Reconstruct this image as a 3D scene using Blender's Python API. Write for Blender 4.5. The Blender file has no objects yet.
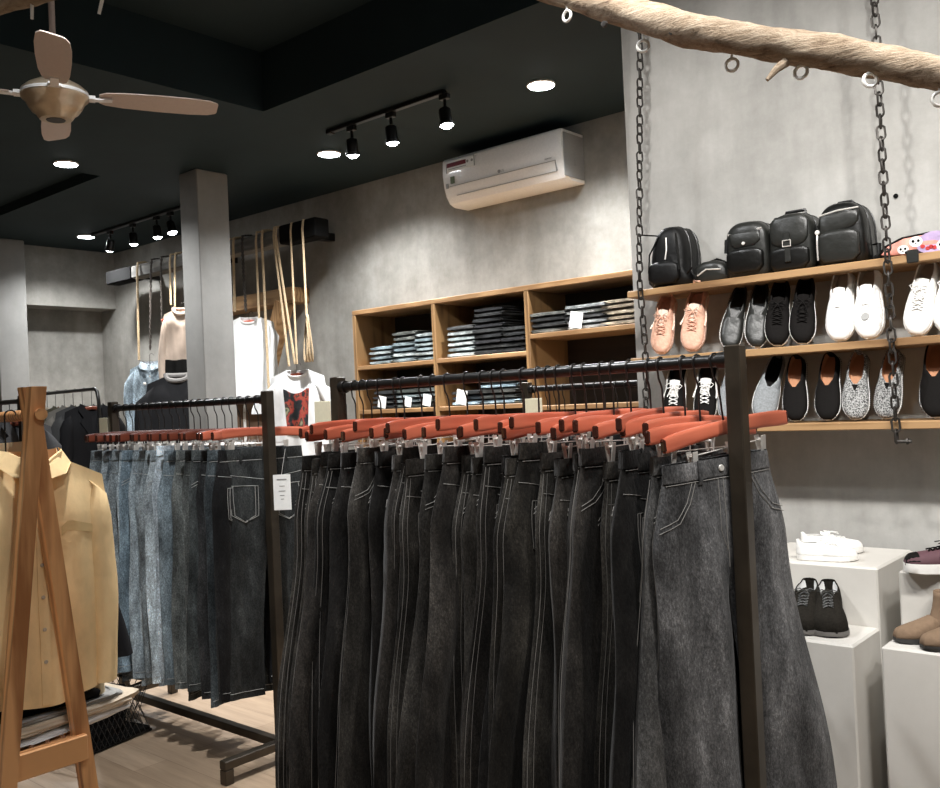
import bpy, math, random
from mathutils import Vector, Matrix
R_ = math.radians
SC = bpy.context.scene
COL = SC.collection
rnd = random.Random(7)
PI = math.pi

# ------------------------------------------------------------------ camera
F = 922.5
H = 1.45
Xw = Vector((1070, 59, F)).normalized()
Yw = Vector((794, 25, -F)); Yw = (Yw - Xw * Yw.dot(Xw)).normalized()
Zw = Xw.cross(Yw).normalized()
RM = Matrix((Xw, Yw, Zw))
cam = bpy.data.cameras.new('camera')
cam.lens = F / 940 * 36; cam.sensor_width = 36; cam.sensor_fit = 'HORIZONTAL'
cam.clip_start = 0.05
camo = bpy.data.objects.new('camera', cam); COL.objects.link(camo)
M4 = RM.to_4x4(); M4.translation = (0, 0, H)
camo.matrix_world = M4
SC.camera = camo
SC.view_settings.view_transform = 'Standard'; SC.view_settings.look = 'None'
SC.view_settings.exposure = .75; SC.view_settings.gamma = 1; SC.view_settings.use_curve_mapping = False
SC.world = bpy.data.worlds.new('world'); SC.world.use_nodes = True
SC.world.node_tree.nodes['Background'].inputs[0].default_value = (.02, .022, .025, 1)
SC.cycles.max_bounces = 6; SC.cycles.use_denoising = True

def ray(px, py):
    return RM @ Vector((px - 470, 394 - py, -F))
def atY(px, py, Y):
    d = ray(px, py); return Vector((0, 0, H)) + d * (Y / d.y)
def atZ(px, py, z):
    d = ray(px, py); return Vector((0, 0, H)) + d * ((z - H) / d.z)
def atX(px, py, X):
    d = ray(px, py); return Vector((0, 0, H)) + d * (X / d.x)

# ------------------------------------------------------------------ materials
def newmat(name):
    m = bpy.data.materials.new(name); m.use_nodes = True
    nt = m.node_tree
    return m, nt, nt.nodes['Principled BSDF']
def N(nt, t, **kw):
    n = nt.nodes.new(t)
    for k, v in kw.items(): setattr(n, k, v)
    return n
def ramp(nt, fac, stops):
    r = N(nt, 'ShaderNodeValToRGB')
    cr = r.color_ramp
    while len(cr.elements) < len(stops): cr.elements.new(0.5)
    for e, (p, c) in zip(cr.elements, stops):
        e.position = p; e.color = (c[0], c[1], c[2], 1)
    nt.links.new(fac, r.inputs[0]); return r.outputs[0]
def noise(nt, vec, scale, detail=4, rough=.55):
    n = N(nt, 'ShaderNodeTexNoise'); n.inputs['Scale'].default_value = scale
    n.inputs['Detail'].default_value = detail; n.inputs['Roughness'].default_value = rough
    nt.links.new(vec, n.inputs['Vector']); return n.outputs['Fac']
def mapping(nt, vec, sc, loc=(0, 0, 0), rot=(0, 0, 0)):
    m = N(nt, 'ShaderNodeMapping'); m.inputs['Scale'].default_value = sc
    m.inputs['Location'].default_value = loc; m.inputs['Rotation'].default_value = rot
    nt.links.new(vec, m.inputs['Vector']); return m.outputs[0]
def bump(nt, b, h, strength, dist=.01):
    n = N(nt, 'ShaderNodeBump'); n.inputs['Strength'].default_value = strength
    n.inputs['Distance'].default_value = dist
    nt.links.new(h, n.inputs['Height']); nt.links.new(n.outputs[0], b.inputs['Normal'])
def mixc(nt, fac, a, b, mode='MIX'):
    n = N(nt, 'ShaderNodeMix', data_type='RGBA', blend_type=mode)
    if hasattr(fac, 'links') or hasattr(fac, 'is_output'): nt.links.new(fac, n.inputs[0])
    else: n.inputs[0].default_value = fac
    for v, i in ((a, 6), (b, 7)):
        if isinstance(v, tuple): n.inputs[i].default_value = (*v, 1)
        else: nt.links.new(v, n.inputs[i])
    return n.outputs[2]
def simple(name, c, rough=.5, metal=0, spec=.5, bmp=0, bscale=80, var=0, sheen=0, coat=0):
    m, nt, b = newmat(name)
    b.inputs['Roughness'].default_value = rough; b.inputs['Metallic'].default_value = metal
    b.inputs['Specular IOR Level'].default_value = spec
    b.inputs['Sheen Weight'].default_value = sheen
    b.inputs['Coat Weight'].default_value = coat
    tc = N(nt, 'ShaderNodeTexCoord').outputs['Object']
    n = noise(nt, tc, bscale)
    v = max(var, .04)
    col = ramp(nt, n, [(.3, tuple(x * (1 - v) for x in c)), (.7, tuple(min(1, x * (1 + v)) for x in c))])
    nt.links.new(col, b.inputs['Base Color'])
    if bmp: bump(nt, b, n, bmp, .004)
    return m
def concrete(name, stops, streak=.35, rough=.75, bs=.25):
    m, nt, b = newmat(name)
    pos = N(nt, 'ShaderNodeNewGeometry').outputs['Position']
    a = noise(nt, pos, 1.1, 8, .62)
    s = noise(nt, mapping(nt, pos, (2.6, 2.6, .45)), 1.6, 6, .6)
    f = noise(nt, pos, 9, 8, .7)
    mx = N(nt, 'ShaderNodeMix', data_type='FLOAT'); mx.inputs[0].default_value = streak
    nt.links.new(a, mx.inputs[2]); nt.links.new(s, mx.inputs[3])
    m2 = N(nt, 'ShaderNodeMix', data_type='FLOAT'); m2.inputs[0].default_value = .22
    nt.links.new(mx.outputs[0], m2.inputs[2]); nt.links.new(f, m2.inputs[3])
    nt.links.new(ramp(nt, m2.outputs[0], stops), b.inputs['Base Color'])
    b.inputs['Roughness'].default_value = rough
    b.inputs['Specular IOR Level'].default_value = .25
    bump(nt, b, f, bs, .006)
    return m
def wood(name, c1, c2, axis=0, scale=1.0, rough=.5, knots=True):
    m, nt, b = newmat(name)
    tc = N(nt, 'ShaderNodeTexCoord').outputs['Object']
    sc = [22, 22, 22]; sc[axis] = 1.6
    v = mapping(nt, tc, tuple(s * scale for s in sc))
    g = noise(nt, v, 1.0, 7, .65)
    w = N(nt, 'ShaderNodeTexWave', wave_type='BANDS', bands_direction='XYZ'[1 if axis == 0 else 0])
    sc2 = [3.5, 3.5, 3.5]; sc2[axis] = .5
    nt.links.new(mapping(nt, tc, tuple(s * scale for s in sc2)), w.inputs['Vector'])
    w.inputs['Scale'].default_value = 3; w.inputs['Distortion'].default_value = 7
    w.inputs['Detail'].default_value = 3
    mx = N(nt, 'ShaderNodeMix', data_type='FLOAT'); mx.inputs[0].default_value = .38
    nt.links.new(g, mx.inputs[2]); nt.links.new(w.outputs['Fac'], mx.inputs[3])
    nt.links.new(ramp(nt, mx.outputs[0], [(.28, c2), (.62, c1)]), b.inputs['Base Color'])
    b.inputs['Roughness'].default_value = rough
    bump(nt, b, g, .15, .003)
    return m
def denim():
    m, nt, b = newmat('denim')
    oi = N(nt, 'ShaderNodeObjectInfo'); tc = N(nt, 'ShaderNodeTexCoord').outputs['Object']
    add = N(nt, 'ShaderNodeVectorMath', operation='ADD')
    mul = N(nt, 'ShaderNodeVectorMath', operation='SCALE'); mul.inputs['Scale'].default_value = 9
    cx = N(nt, 'ShaderNodeCombineXYZ')
    for i in range(3): nt.links.new(oi.outputs['Random'], cx.inputs[i])
    nt.links.new(cx.outputs[0], mul.inputs[0]); nt.links.new(mul.outputs[0], add.inputs[0]); nt.links.new(tc, add.inputs[1])
    v = add.outputs[0]
    big = noise(nt, mapping(nt, v, (8, 8, 2.6)), 1.2, 5, .6)
    fine = noise(nt, mapping(nt, v, (230, 230, 120)), 1.0, 3, .8)
    mid = noise(nt, mapping(nt, v, (34, 34, 16)), 1.0, 5, .75)
    mp = N(nt, 'ShaderNodeMath', operation='MULTIPLY_ADD'); nt.links.new(big, mp.inputs[0]); mp.inputs[1].default_value = 1.1
    m2 = N(nt, 'ShaderNodeMath', operation='MULTIPLY_ADD'); nt.links.new(fine, m2.inputs[0]); m2.inputs[1].default_value = .8
    m3 = N(nt, 'ShaderNodeMath', operation='MULTIPLY_ADD'); nt.links.new(mid, m3.inputs[0]); m3.inputs[1].default_value = .5; m3.inputs[2].default_value = -.70
    nt.links.new(m3.outputs[0], m2.inputs[2]); nt.links.new(m2.outputs[0], mp.inputs[2])
    k = ramp(nt, mp.outputs[0], [(.25, (.2,) * 3), (.48, (.7,) * 3), (.66, (1.5,) * 3), (.9, (4.2,) * 3)])
    nt.links.new(mixc(nt, 1.0, oi.outputs['Color'], k, 'MULTIPLY'), b.inputs['Base Color'])
    b.inputs['Roughness'].default_value = .85; b.inputs['Specular IOR Level'].default_value = .12
    b.inputs['Sheen Weight'].default_value = .1
    bump(nt, b, mid, .7, .008)
    return m
def cloth():
    m, nt, b = newmat('woven_cloth')
    oi = N(nt, 'ShaderNodeObjectInfo'); tc = N(nt, 'ShaderNodeTexCoord').outputs['Object']
    n = noise(nt, mapping(nt, tc, (9, 9, 5)), 1.5, 5, .6); f = noise(nt, tc, 260, 2, .6)
    k = ramp(nt, n, [(.3, (.86,) * 3), (.7, (1.08,) * 3)])
    nt.links.new(mixc(nt, 1.0, oi.outputs['Color'], k, 'MULTIPLY'), b.inputs['Base Color'])
    b.inputs['Roughness'].default_value = .85; b.inputs['Specular IOR Level'].default_value = .15
    bump(nt, b, n, .3, .01)
    return m
def emis(name, c, s):
    m, nt, b = newmat(name)
    b.inputs['Base Color'].default_value = (.8, .8, .8, 1)
    b.inputs['Emission Color'].default_value = (*c, 1); b.inputs['Emission Strength'].default_value = s
    return m

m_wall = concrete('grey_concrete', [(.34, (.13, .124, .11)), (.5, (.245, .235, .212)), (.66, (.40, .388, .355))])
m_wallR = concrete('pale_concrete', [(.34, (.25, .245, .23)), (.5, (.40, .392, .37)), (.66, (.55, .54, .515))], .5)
m_pillar = concrete('pillar_concrete', [(.3, (.15, .147, .138)), (.7, (.27, .265, .25))])
m_plinth = concrete('plinth_plaster', [(.3, (.50, .475, .43)), (.7, (.68, .655, .61))], .2, .6, .12)
m_ceil = simple('ceiling_paint', (.015, .0265, .030), .75, spec=.2, var=.1, bscale=3)
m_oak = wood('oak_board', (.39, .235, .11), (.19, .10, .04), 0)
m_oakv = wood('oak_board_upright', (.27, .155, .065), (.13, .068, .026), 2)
m_pineframe = wood('pine_timber', (.74, .385, .165), (.34, .14, .05), 2, rough=.38)
m_pinebar = wood('pine_crossbar', (.72, .37, .155), (.33, .135, .048), 1, rough=.38)
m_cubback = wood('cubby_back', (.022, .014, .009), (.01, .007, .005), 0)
m_hang = wood('hanger_wood', (.60, .16, .09), (.44, .10, .055), 1, rough=.28)
m_hang2 = wood('hanger_wood_dark', (.17, .042, .022), (.10, .022, .012), 1, rough=.3)
def bark():
    m, nt, b = newmat('branch_bark'); tc = N(nt, 'ShaderNodeTexCoord').outputs['Object']
    n1 = noise(nt, mapping(nt, tc, (9, 60, 60)), 1.6, 7, .7); n2 = noise(nt, tc, 14, 6, .75)
    mx = N(nt, 'ShaderNodeMix', data_type='FLOAT'); mx.inputs[0].default_value = .5
    nt.links.new(n1, mx.inputs[2]); nt.links.new(n2, mx.inputs[3])
    nt.links.new(ramp(nt, mx.outputs[0], [(.36, (.09, .055, .032)), (.46, (.24, .175, .115)), (.62, (.38, .305, .225))]), b.inputs['Base Color'])
    b.inputs['Roughness'].default_value = .9; bump(nt, b, mx.outputs[0], .9, .012); return m
m_branch = bark()
m_tip = simple('dark_hanger_tip', (.05, .015, .01), .15, coat=.6)
m_black = simple('black_metal', (.009, .0085, .008), .32, metal=.2, bmp=.05)
m_bronze = simple('dark_bronze_metal', (.050, .040, .029), .33, metal=.5, bmp=.04, var=.25, bscale=12)
m_chain = simple('chain_iron', (.05, .045, .04), .45, metal=.6, var=.3)
m_chrome = simple('clip_steel', (.78, .75, .70), .42, metal=.45)
m_wire = simple('black_wire', (.02, .018, .017), .35, metal=.4)
m_white = simple('white_plastic', (.80, .79, .77), .3, coat=.3)
m_grey = simple('grey_plastic', (.30, .30, .29), .5)
m_ring = simple('white_ring', (.85, .84, .80), .35)
m_card = simple('cream_card', (.74, .70, .52), .7)
m_paper = simple('white_paper', (.85, .85, .83), .7)
m_kraft = simple('kraft_label', (.50, .37, .23), .7)
m_fan = simple('fan_enamel', (.50, .41, .36), .4, spec=.4)
m_fanhub = simple('fan_champagne_metal', (.56, .45, .32), .3, metal=.55)
m_denim = denim(); m_cloth = cloth()
m_stitch = simple('pale_stitch', (.42, .42, .40), .8)
m_stitchd = simple('grey_stitch', (.21, .20, .185), .8)
m_rope = simple('jute_rope', (.52, .39, .24), .9, bmp=.8, bscale=150, var=.3)
m_leather = simple('black_leather', (.0055, .0055, .005), .34, bmp=.6, bscale=24, spec=.4)
m_leathg = simple('grey_leather', (.018, .0185, .0165), .36, bmp=.6, bscale=26, spec=.45)
m_nylon = simple('black_nylon', (.005, .005, .005), .5, bmp=.7, bscale=22, spec=.3)
m_suede = simple('dark_suede', (.016, .014, .011), .9, spec=.1, bmp=.4, bscale=120, var=.3)
m_tan = simple('tan_insole', (.42, .20, .10), .7)
m_cream = simple('cream_lining', (.50, .42, .33), .85)
m_rubber = simple('white_rubber', (.82, .80, .76), .5)
m_rubberb = simple('dark_rubber', (.03, .028, .026), .6)
m_shwhite = simple('white_canvas', (.84, .83, .80), .75, bmp=.1, bscale=90)
m_shblack = simple('black_canvas', (.0055, .0045, .004), .8, spec=.15, bmp=.2, bscale=120)
m_shpink = simple('blush_knit', (.72, .42, .30), .8, bmp=.3, bscale=90, var=.15)
m_shpale = simple('pale_knit', (.82, .68, .56), .8, bmp=.3, bscale=90, var=.1)
m_shgrey = simple('grey_canvas', (.25, .265, .275), .85, bmp=.3, bscale=150, var=.2)
m_brownsuede = simple('taupe_suede', (.20, .135, .088), .85, spec=.15, bmp=.2, bscale=60, var=.12)
m_elastic = simple('maroon_elastic', (.10, .02, .015), .7)
m_purple = simple('plum_mesh', (.10, .045, .055), .8)
m_lampglow = emis('lamp_glow', (.93, .97, 1), 28)
m_dark = simple('matt_black', (.005, .005, .005), .9, spec=.1)
def speck():
    m, nt, b = newmat('speckled_tweed')
    tc = N(nt, 'ShaderNodeTexCoord').outputs['Object']
    nt.links.new(ramp(nt, noise(nt, tc, 210, 2, .8), [(.44, (.03, .03, .03)), (.55, (.42, .42, .41))]), b.inputs['Base Color'])
    b.inputs['Roughness'].default_value = .9
    return m
m_speck = speck()
def floor_mat():
    m, nt, b = newmat('floor_planks')
    pos = N(nt, 'ShaderNodeNewGeometry').outputs['Position']
    br = N(nt, 'ShaderNodeTexBrick'); br.offset = .37
    nt.links.new(pos, br.inputs['Vector'])
    br.inputs['Scale'].default_value = 1; br.inputs['Brick Width'].default_value = 1.2
    br.inputs['Row Height'].default_value = .15; br.inputs['Mortar Size'].default_value = .0012
    br.inputs['Color1'].default_value = (.33, .235, .155, 1); br.inputs['Color2'].default_value = (.45, .335, .235, 1)
    br.inputs['Mortar'].default_value = (.22, .15, .10, 1)
    g = noise(nt, mapping(nt, pos, (1.3, 16, 1)), 1.6, 6, .65)
    k = ramp(nt, g, [(.3, (.72, .70, .68)), (.7, (1.12, 1.12, 1.12))])
    nt.links.new(mixc(nt, 1.0, br.outputs['Color'], k, 'MULTIPLY'), b.inputs['Base Color'])
    b.inputs['Roughness'].default_value = .4
    bump(nt, b, g, .05, .002)
    return m
m_floor = floor_mat()

# ------------------------------------------------------------------ mesh builder
class MB:
    def __init__(s): s.v = []; s.f = []; s.mi = []; s.cur = 0
    def face(s, *idx): s.f.append(idx); s.mi.append(s.cur)
    def box(s, c, d, rot=None):
        b = len(s.v); m = rot or Matrix.Identity(3)
        for sx in (-.5, .5):
            for sy in (-.5, .5):
                for sz in (-.5, .5):
                    s.v.append(Vector(c) + m @ Vector((sx * d[0], sy * d[1], sz * d[2])))
        for f in ((0, 1, 3, 2), (4, 6, 7, 5), (0, 4, 5, 1), (2, 3, 7, 6), (0, 2, 6, 4), (1, 5, 7, 3)):
            s.face(*[b + i for i in f])
        return s
    def rbox(s, lo, hi, r=.004):
        """box from lo to hi with chamfered edges"""
        lo, hi = Vector(lo), Vector(hi); r = min(r, *(abs(hi[i] - lo[i]) * .45 for i in range(3)))
        rings = []
        for z, k in ((lo.z, r), (lo.z + r, 0), (hi.z - r, 0), (hi.z, r)):
            x0, x1, y0, y1 = lo.x + k, hi.x - k, lo.y + k, hi.y - k
            c = r * .8
            rings.append([(x0 + c, y0, z), (x1 - c, y0, z), (x1, y0 + c, z), (x1, y1 - c, z), (x1 - c, y1, z), (x0 + c, y1, z), (x0, y1 - c, z), (x0, y0 + c, z)])
        return s.loft(rings, True, True, True)
    def beam(s, p0, p1, w, h, up=(0, 0, 1)):
        p0, p1 = Vector(p0), Vector(p1); d = (p1 - p0); L = d.length; d.normalize()
        u = Vector(up); sd = d.cross(u)
        if sd.length < 1e-4: sd = d.cross(Vector((0, 1, 0)))
        sd.normalize(); u = sd.cross(d)
        m = Matrix((sd, d, u)).transposed()
        return s.box((p0 + p1) / 2, (w, L, h), m)
    def loft(s, rings, closed=True, cap0=False, cap1=False):
        b = len(s.v); n = len(rings[0])
        for r in rings: s.v += [Vector(p) for p in r]
        for i in range(len(rings) - 1):
            for j in range(n if closed else n - 1):
                k = (j + 1) % n
                s.face(b + i * n + j, b + i * n + k, b + (i + 1) * n + k, b + (i + 1) * n + j)
        if cap0: s.face(*[b + j for j in range(n)][::-1])
        if cap1: s.face(*[b + (len(rings) - 1) * n + j for j in range(n)])
        return s
    def tube(s, pts, r, n=8, closed=False, caps=True, flat=None):
        pts = [Vector(p) for p in pts]; rings = []; L = len(pts)
        prev = None
        for i, p in enumerate(pts):
            if closed: t = pts[(i + 1) % L] - pts[i - 1]
            else: t = pts[min(i + 1, L - 1)] - pts[max(i - 1, 0)]
            if t.length < 1e-9: t = Vector((0, 0, 1))
            t.normalize()
            if prev is None:
                a = Vector((0, 0, 1)) if abs(t.z) < .9 else Vector((1, 0, 0))
                u = t.cross(a).normalized()
            else:
                u = (prev - t * prev.dot(t))
                u = u.normalized() if u.length > 1e-6 else t.orthogonal().normalized()
            prev = u; w = t.cross(u)
            rr = r[i] if isinstance(r, (list, tuple)) else r
            fl = flat or 1
            rings.append([p + u * (rr * math.cos(2 * PI * k / n)) + w * (rr * fl * math.sin(2 * PI * k / n)) for k in range(n)])
        if closed: rings.append(rings[0])
        return s.loft(rings, True, caps and not closed, caps and not closed)
    def lathe(s, prof, c=(0, 0, 0), n=24, rot=None, caps=True):
        m = rot or Matrix.Identity(3); c = Vector(c)
        rings = [[c + m @ Vector((r * math.cos(2 * PI * k / n), r * math.sin(2 * PI * k / n), z)) for k in range(n)] for r, z in prof]
        return s.loft(rings, True, caps, caps)
    def build(s, name, mat, parent=None, smooth=True, color=None, loc=None, sub=0, auto=None):
        me = bpy.data.meshes.new(name)
        me.from_pydata([tuple(v) for v in s.v], [], s.f)
        mats = mat if isinstance(mat, (list, tuple)) else [mat]
        for m in mats: me.materials.append(m)
        for p, i in zip(me.polygons, s.mi): p.material_index = i; p.use_smooth = smooth
        me.update()
        import bmesh
        bm = bmesh.new(); bm.from_mesh(me)
        bmesh.ops.remove_doubles(bm, verts=bm.verts, dist=1e-5)
        bmesh.ops.recalc_face_normals(bm, faces=bm.faces)
        bm.to_mesh(me); bm.free()
        if smooth:
            try: me.set_sharp_from_angle(angle=R_(auto or 40))
            except Exception: pass
        o = bpy.data.objects.new(name, me); COL.objects.link(o)
        if parent: o.parent = parent
        if color: o.color = (*color, 1)
        if loc: o.location = loc
        if sub:
            md = o.modifiers.new('subdivision', 'SUBSURF'); md.levels = sub; md.render_levels = sub
        return o

def tag(o, label=None, cat=None, group=None, kind=None):
    if label: o['label'] = label
    if cat: o['category'] = cat
    if group: o['group'] = group
    if kind: o['kind'] = kind
    return o
def thing(name, label, cat, loc=(0, 0, 0), rz=0, group=None):
    o = bpy.data.objects.new(name, None); COL.objects.link(o); o.empty_display_size = .05
    o.location = loc; o.rotation_euler = (0, 0, rz)
    return tag(o, label, cat, group)
def kids(o): return [c for c in bpy.data.objects if c.parent == o]
def dup(root, loc=None, rz=None, label=None, group=None, color=None, cmap=None):
    KC = TREE.get(root.name)
    if KC is None:
        KC = []
        for c in kids(root): KC.append((c, kids(c)))
        TREE[root.name] = KC
    r = root.copy(); COL.objects.link(r)
    if loc is not None: r.location = loc
    if rz is not None: r.rotation_euler = (0, 0, rz)
    if label: r['label'] = label
    if group: r['group'] = group
    if color and r.type == 'MESH': r.color = (*color, 1)
    for c, gs in KC:
        d = c.copy(); COL.objects.link(d); d.parent = r
        if color and (cmap is None or c.name.split('.')[0] in cmap): d.color = (*color, 1)
        for g in gs:
            e = g.copy(); COL.objects.link(e); e.parent = d
    return r
TREE = {}
def struct(name, mb, mat, smooth=False):
    return tag(mb.build(name, mat, smooth=smooth), kind='structure')
ORD = ['first', 'second', 'third', 'fourth', 'fifth', 'sixth', 'seventh', 'eighth', 'ninth', 'tenth', 'eleventh', 'twelfth', 'thirteenth', 'fourteenth', 'fifteenth', 'sixteenth', 'seventeenth', 'eighteenth', 'nineteenth', 'twentieth']
ORD += ['twenty-' + o for o in ORD[:9]] + ['thirtieth'] + ['thirty-' + o for o in ORD[:9]] + ['fortieth']

# ------------------------------------------------------------------ room shell
CEIL = 3.13; YB = 4.72; YR = 3.36; XJ = -1.972; XL = -8.7
struct('floor', MB().box((-3, .8, -.05), (14, 9, .1)), m_floor)
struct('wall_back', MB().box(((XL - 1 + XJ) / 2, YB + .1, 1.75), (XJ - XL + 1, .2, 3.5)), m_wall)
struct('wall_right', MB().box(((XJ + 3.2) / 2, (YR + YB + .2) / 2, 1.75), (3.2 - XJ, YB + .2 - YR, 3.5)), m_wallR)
w = MB()
w.box((XL - .15, .3, 1.75), (.3, 7, 3.5))                                  # up to the pillar
w.box((XL - .15, 4.25, 2.57 + .465), (.3, .94, .93))                        # band over the niche
w.box((XL - .45, 4.25, 1.75), (.3, 1.1, 3.5))                                # niche back
struct('wall_left', w, m_wall)
struct('wall_front', MB().box((-3, -3.1, 1.75), (13, .2, 3.5)), m_wall)
struct('wall_side', MB().box((3.3, .8, 1.75), (.2, 8, 3.5)), m_wall)
c = MB(); T = .45
YC = 3.17; X1 = -4.15; X2 = -5.98
def slab(x0, x1, y0, y1, z0=CEIL, z1=CEIL + T): c.box(((x0 + x1) / 2, (y0 + y1) / 2, (z0 + z1) / 2), (x1 - x0, y1 - y0, z1 - z0))
slab(-9.2, 3.3, YC, 5.0); slab(X2, X1, -3.1, YC); slab(-9.2, X2, -3.1, -1.5); slab(2.2, 3.3, -3.1, YC); slab(X1, 2.2, -3.1, -1.5)
c.box((-3, .8, CEIL + T), (13, 9, .12)); c.box((-.9, .85, CEIL + .38), (6.6, 4.7, .1)); c.box((-7.5, .85, CEIL + .12), (3.1, 4.7, .1))
struct('ceiling', c, m_ceil)
def pillar(name, x0, y0, x1, y1, lab):
    o = MB().rbox((x0, y0, 0), (x1, y1, CEIL), .008).build(name, m_pillar, smooth=False)
    return tag(o, lab, 'pillar')
p = atZ(196, 168, CEIL)
pillar('concrete_pillar', p.x - .215, p.y, p.x, p.y + .25, 'square grey concrete pillar rising to ceiling behind the blue jeans rack')
pillar('concrete_pillar', XL - .02, 3.49, XL + .2, 3.75, 'far grey concrete pillar against the left wall beside the niche')

# ------------------------------------------------------------------ lamps
def downlight(x, y, z, lab, power=60, ang=140, grp=None):
    t = thing('ceiling_downlight', lab, 'ceiling light', (x, y, z), 0, grp)
    MB().lathe([(.055, 0), (.075, 0), (.078, -.006), (.072, -.011), (.058, -.011), (.056, -.004)], caps=False, n=28).build('trim_ring', m_white, t)
    MB().lathe([(.0, -.016), (.03, -.016), (.055, -.014), (.070, -.0115)], n=24, caps=False).build('diffuser', m_lampglow, t)
    l = bpy.data.lights.new('downlight_lamp', 'SPOT'); l.energy = power; l.spot_size = R_(ang); l.spot_blend = .8
    l.shadow_soft_size = .05; l.color = (.97, .985, 1)
    o = bpy.data.objects.new('downlight_lamp', l); COL.objects.link(o); o.location = (x, y, z - .03)
    return t
DL = [((541, 84), 'round white downlight nearest the air conditioner'),
      ((329, 153), 'round white downlight just left of the three-lamp track'),
      ((66, 163), 'round white downlight under the ceiling fan blade'),
      ((86, 236), 'small far round downlight left of the four-lamp track')]
for (px, py), lab in DL:
    q = atZ(px, py, CEIL); downlight(q.x, q.y, CEIL, lab, 200 if px > 300 else 150)
LS = []
def track(x0, x1, y, lab, spots, lampnm, targets, z=CEIL, power=60):
    t = thing('lighting_track', lab, 'track light', (x0, y, z))
    MB().rbox((0, -.017, -.024), (x1 - x0, .017, 0), .003).build('rail', m_black, t, smooth=False)
    MB().rbox((-.01, -.02, -.03), (.03, .02, 0), .003).build('end_cap', m_black, t, smooth=False)
    for i, (sx, tg) in enumerate(zip(spots, targets)):
        loc = Vector((sx, y, z - .024))
        s = thing('track_spotlight', lampnm[i], 'spotlight', loc, 0)
        MB().rbox((-.03, -.016, -.03), (.03, .016, 0), .003).build('adapter', m_black, s, smooth=False)
        MB().tube([(0, 0, -.03), (0, 0, -.07)], .009).build('stem', m_black, s)
        d = (Vector(tg) - (loc + Vector((0, 0, -.11)))).normalized()
        rot = d.to_track_quat('-Z', 'Y').to_matrix()
        cc = Vector((0, 0, -.11))
        MB().lathe([(.0, .035), (.028, .033), (.033, .025), (.034, -.045), (.041, -.047), (.041, -.062), (.036, -.062), (.035, -.056)], cc, 20, rot, False).build('lamp_body', m_black, s)
        MB().lathe([(0, -.078), (.02, -.074), (.036, -.060)], cc, 20, rot, False).build('lens', m_lampglow, s)
        l = bpy.data.lights.new('track_lamp', 'SPOT'); l.energy = power; l.spot_size = R_(78); l.spot_blend = .7; l.shadow_soft_size = .055
        l.color = (1, .975, .94)
        o = bpy.data.objects.new('track_lamp', l); COL.objects.link(o)
        o.location = loc + cc + d * .09; o.rotation_euler = d.to_track_quat('-Z', 'Y').to_euler()
q0 = atZ(338, 132, CEIL); q1 = atZ(449, 91, CEIL)
sp = [atY(352, 140, 3.66).x, atY(391, 125, 3.66).x, atY(445, 108, 3.66).x]
track(q0.x, q1.x, 3.66, 'short black ceiling track carrying three spotlights near the air conditioner', sp,
      ['black track spotlight, left one of three left of the air conditioner', 'black track spotlight, middle one of three left of the air conditioner', 'black track spotlight closest to the air conditioner'],
      [(-4.1, 3.9, .6), (-3.6, 3.9, .6), (-2.9, 3.6, .8)])
sp = [atY(x, 232, 4.08).x for x in (110, 133, 157, 171)]
track(sp[0] - .3, sp[-1] + .35, 4.08, 'black ceiling track carrying four spotlights near the far corner', sp,
      ['far track spotlight, leftmost of four beside the small downlight', 'far track spotlight, second from left of four', 'far track spotlight, third from left of four', 'far track spotlight nearest the concrete pillar'],
      [(-8.5, 4.2, .8), (-7.3, 4.2, .8), (-6.7, 4.2, .8), (-6.0, 4.2, .9)], power=45)
# unseen downlights added for their light, above and behind the camera (same fittings)
for i, (x, y, pw) in enumerate([(-.7, .9, 45), (1.2, 1.6, 45), (-2.5, 1.45, 165), (.3, -1.2, 40), (-2.6, -1.2, 60)]):
    downlight(x, y, CEIL + .33, 'added unseen round white downlight in the raised ceiling above the camera, ' + ORD[i] + ' of five', pw)
track(-1.3, .9, 1.4, 'black ceiling track facing the shoe shelves from above the camera', [-.95, -.3, .35, .8],
      ['black spotlight over the camera, %s from left' % ORD[i] for i in range(4)],
      [(-1.9, 3.3, 1.5), (-1.25, 3.3, 1.55), (-.35, 3.3, 1.5), (-.65, 2.9, .5)], z=CEIL + .33, power=78)

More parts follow.
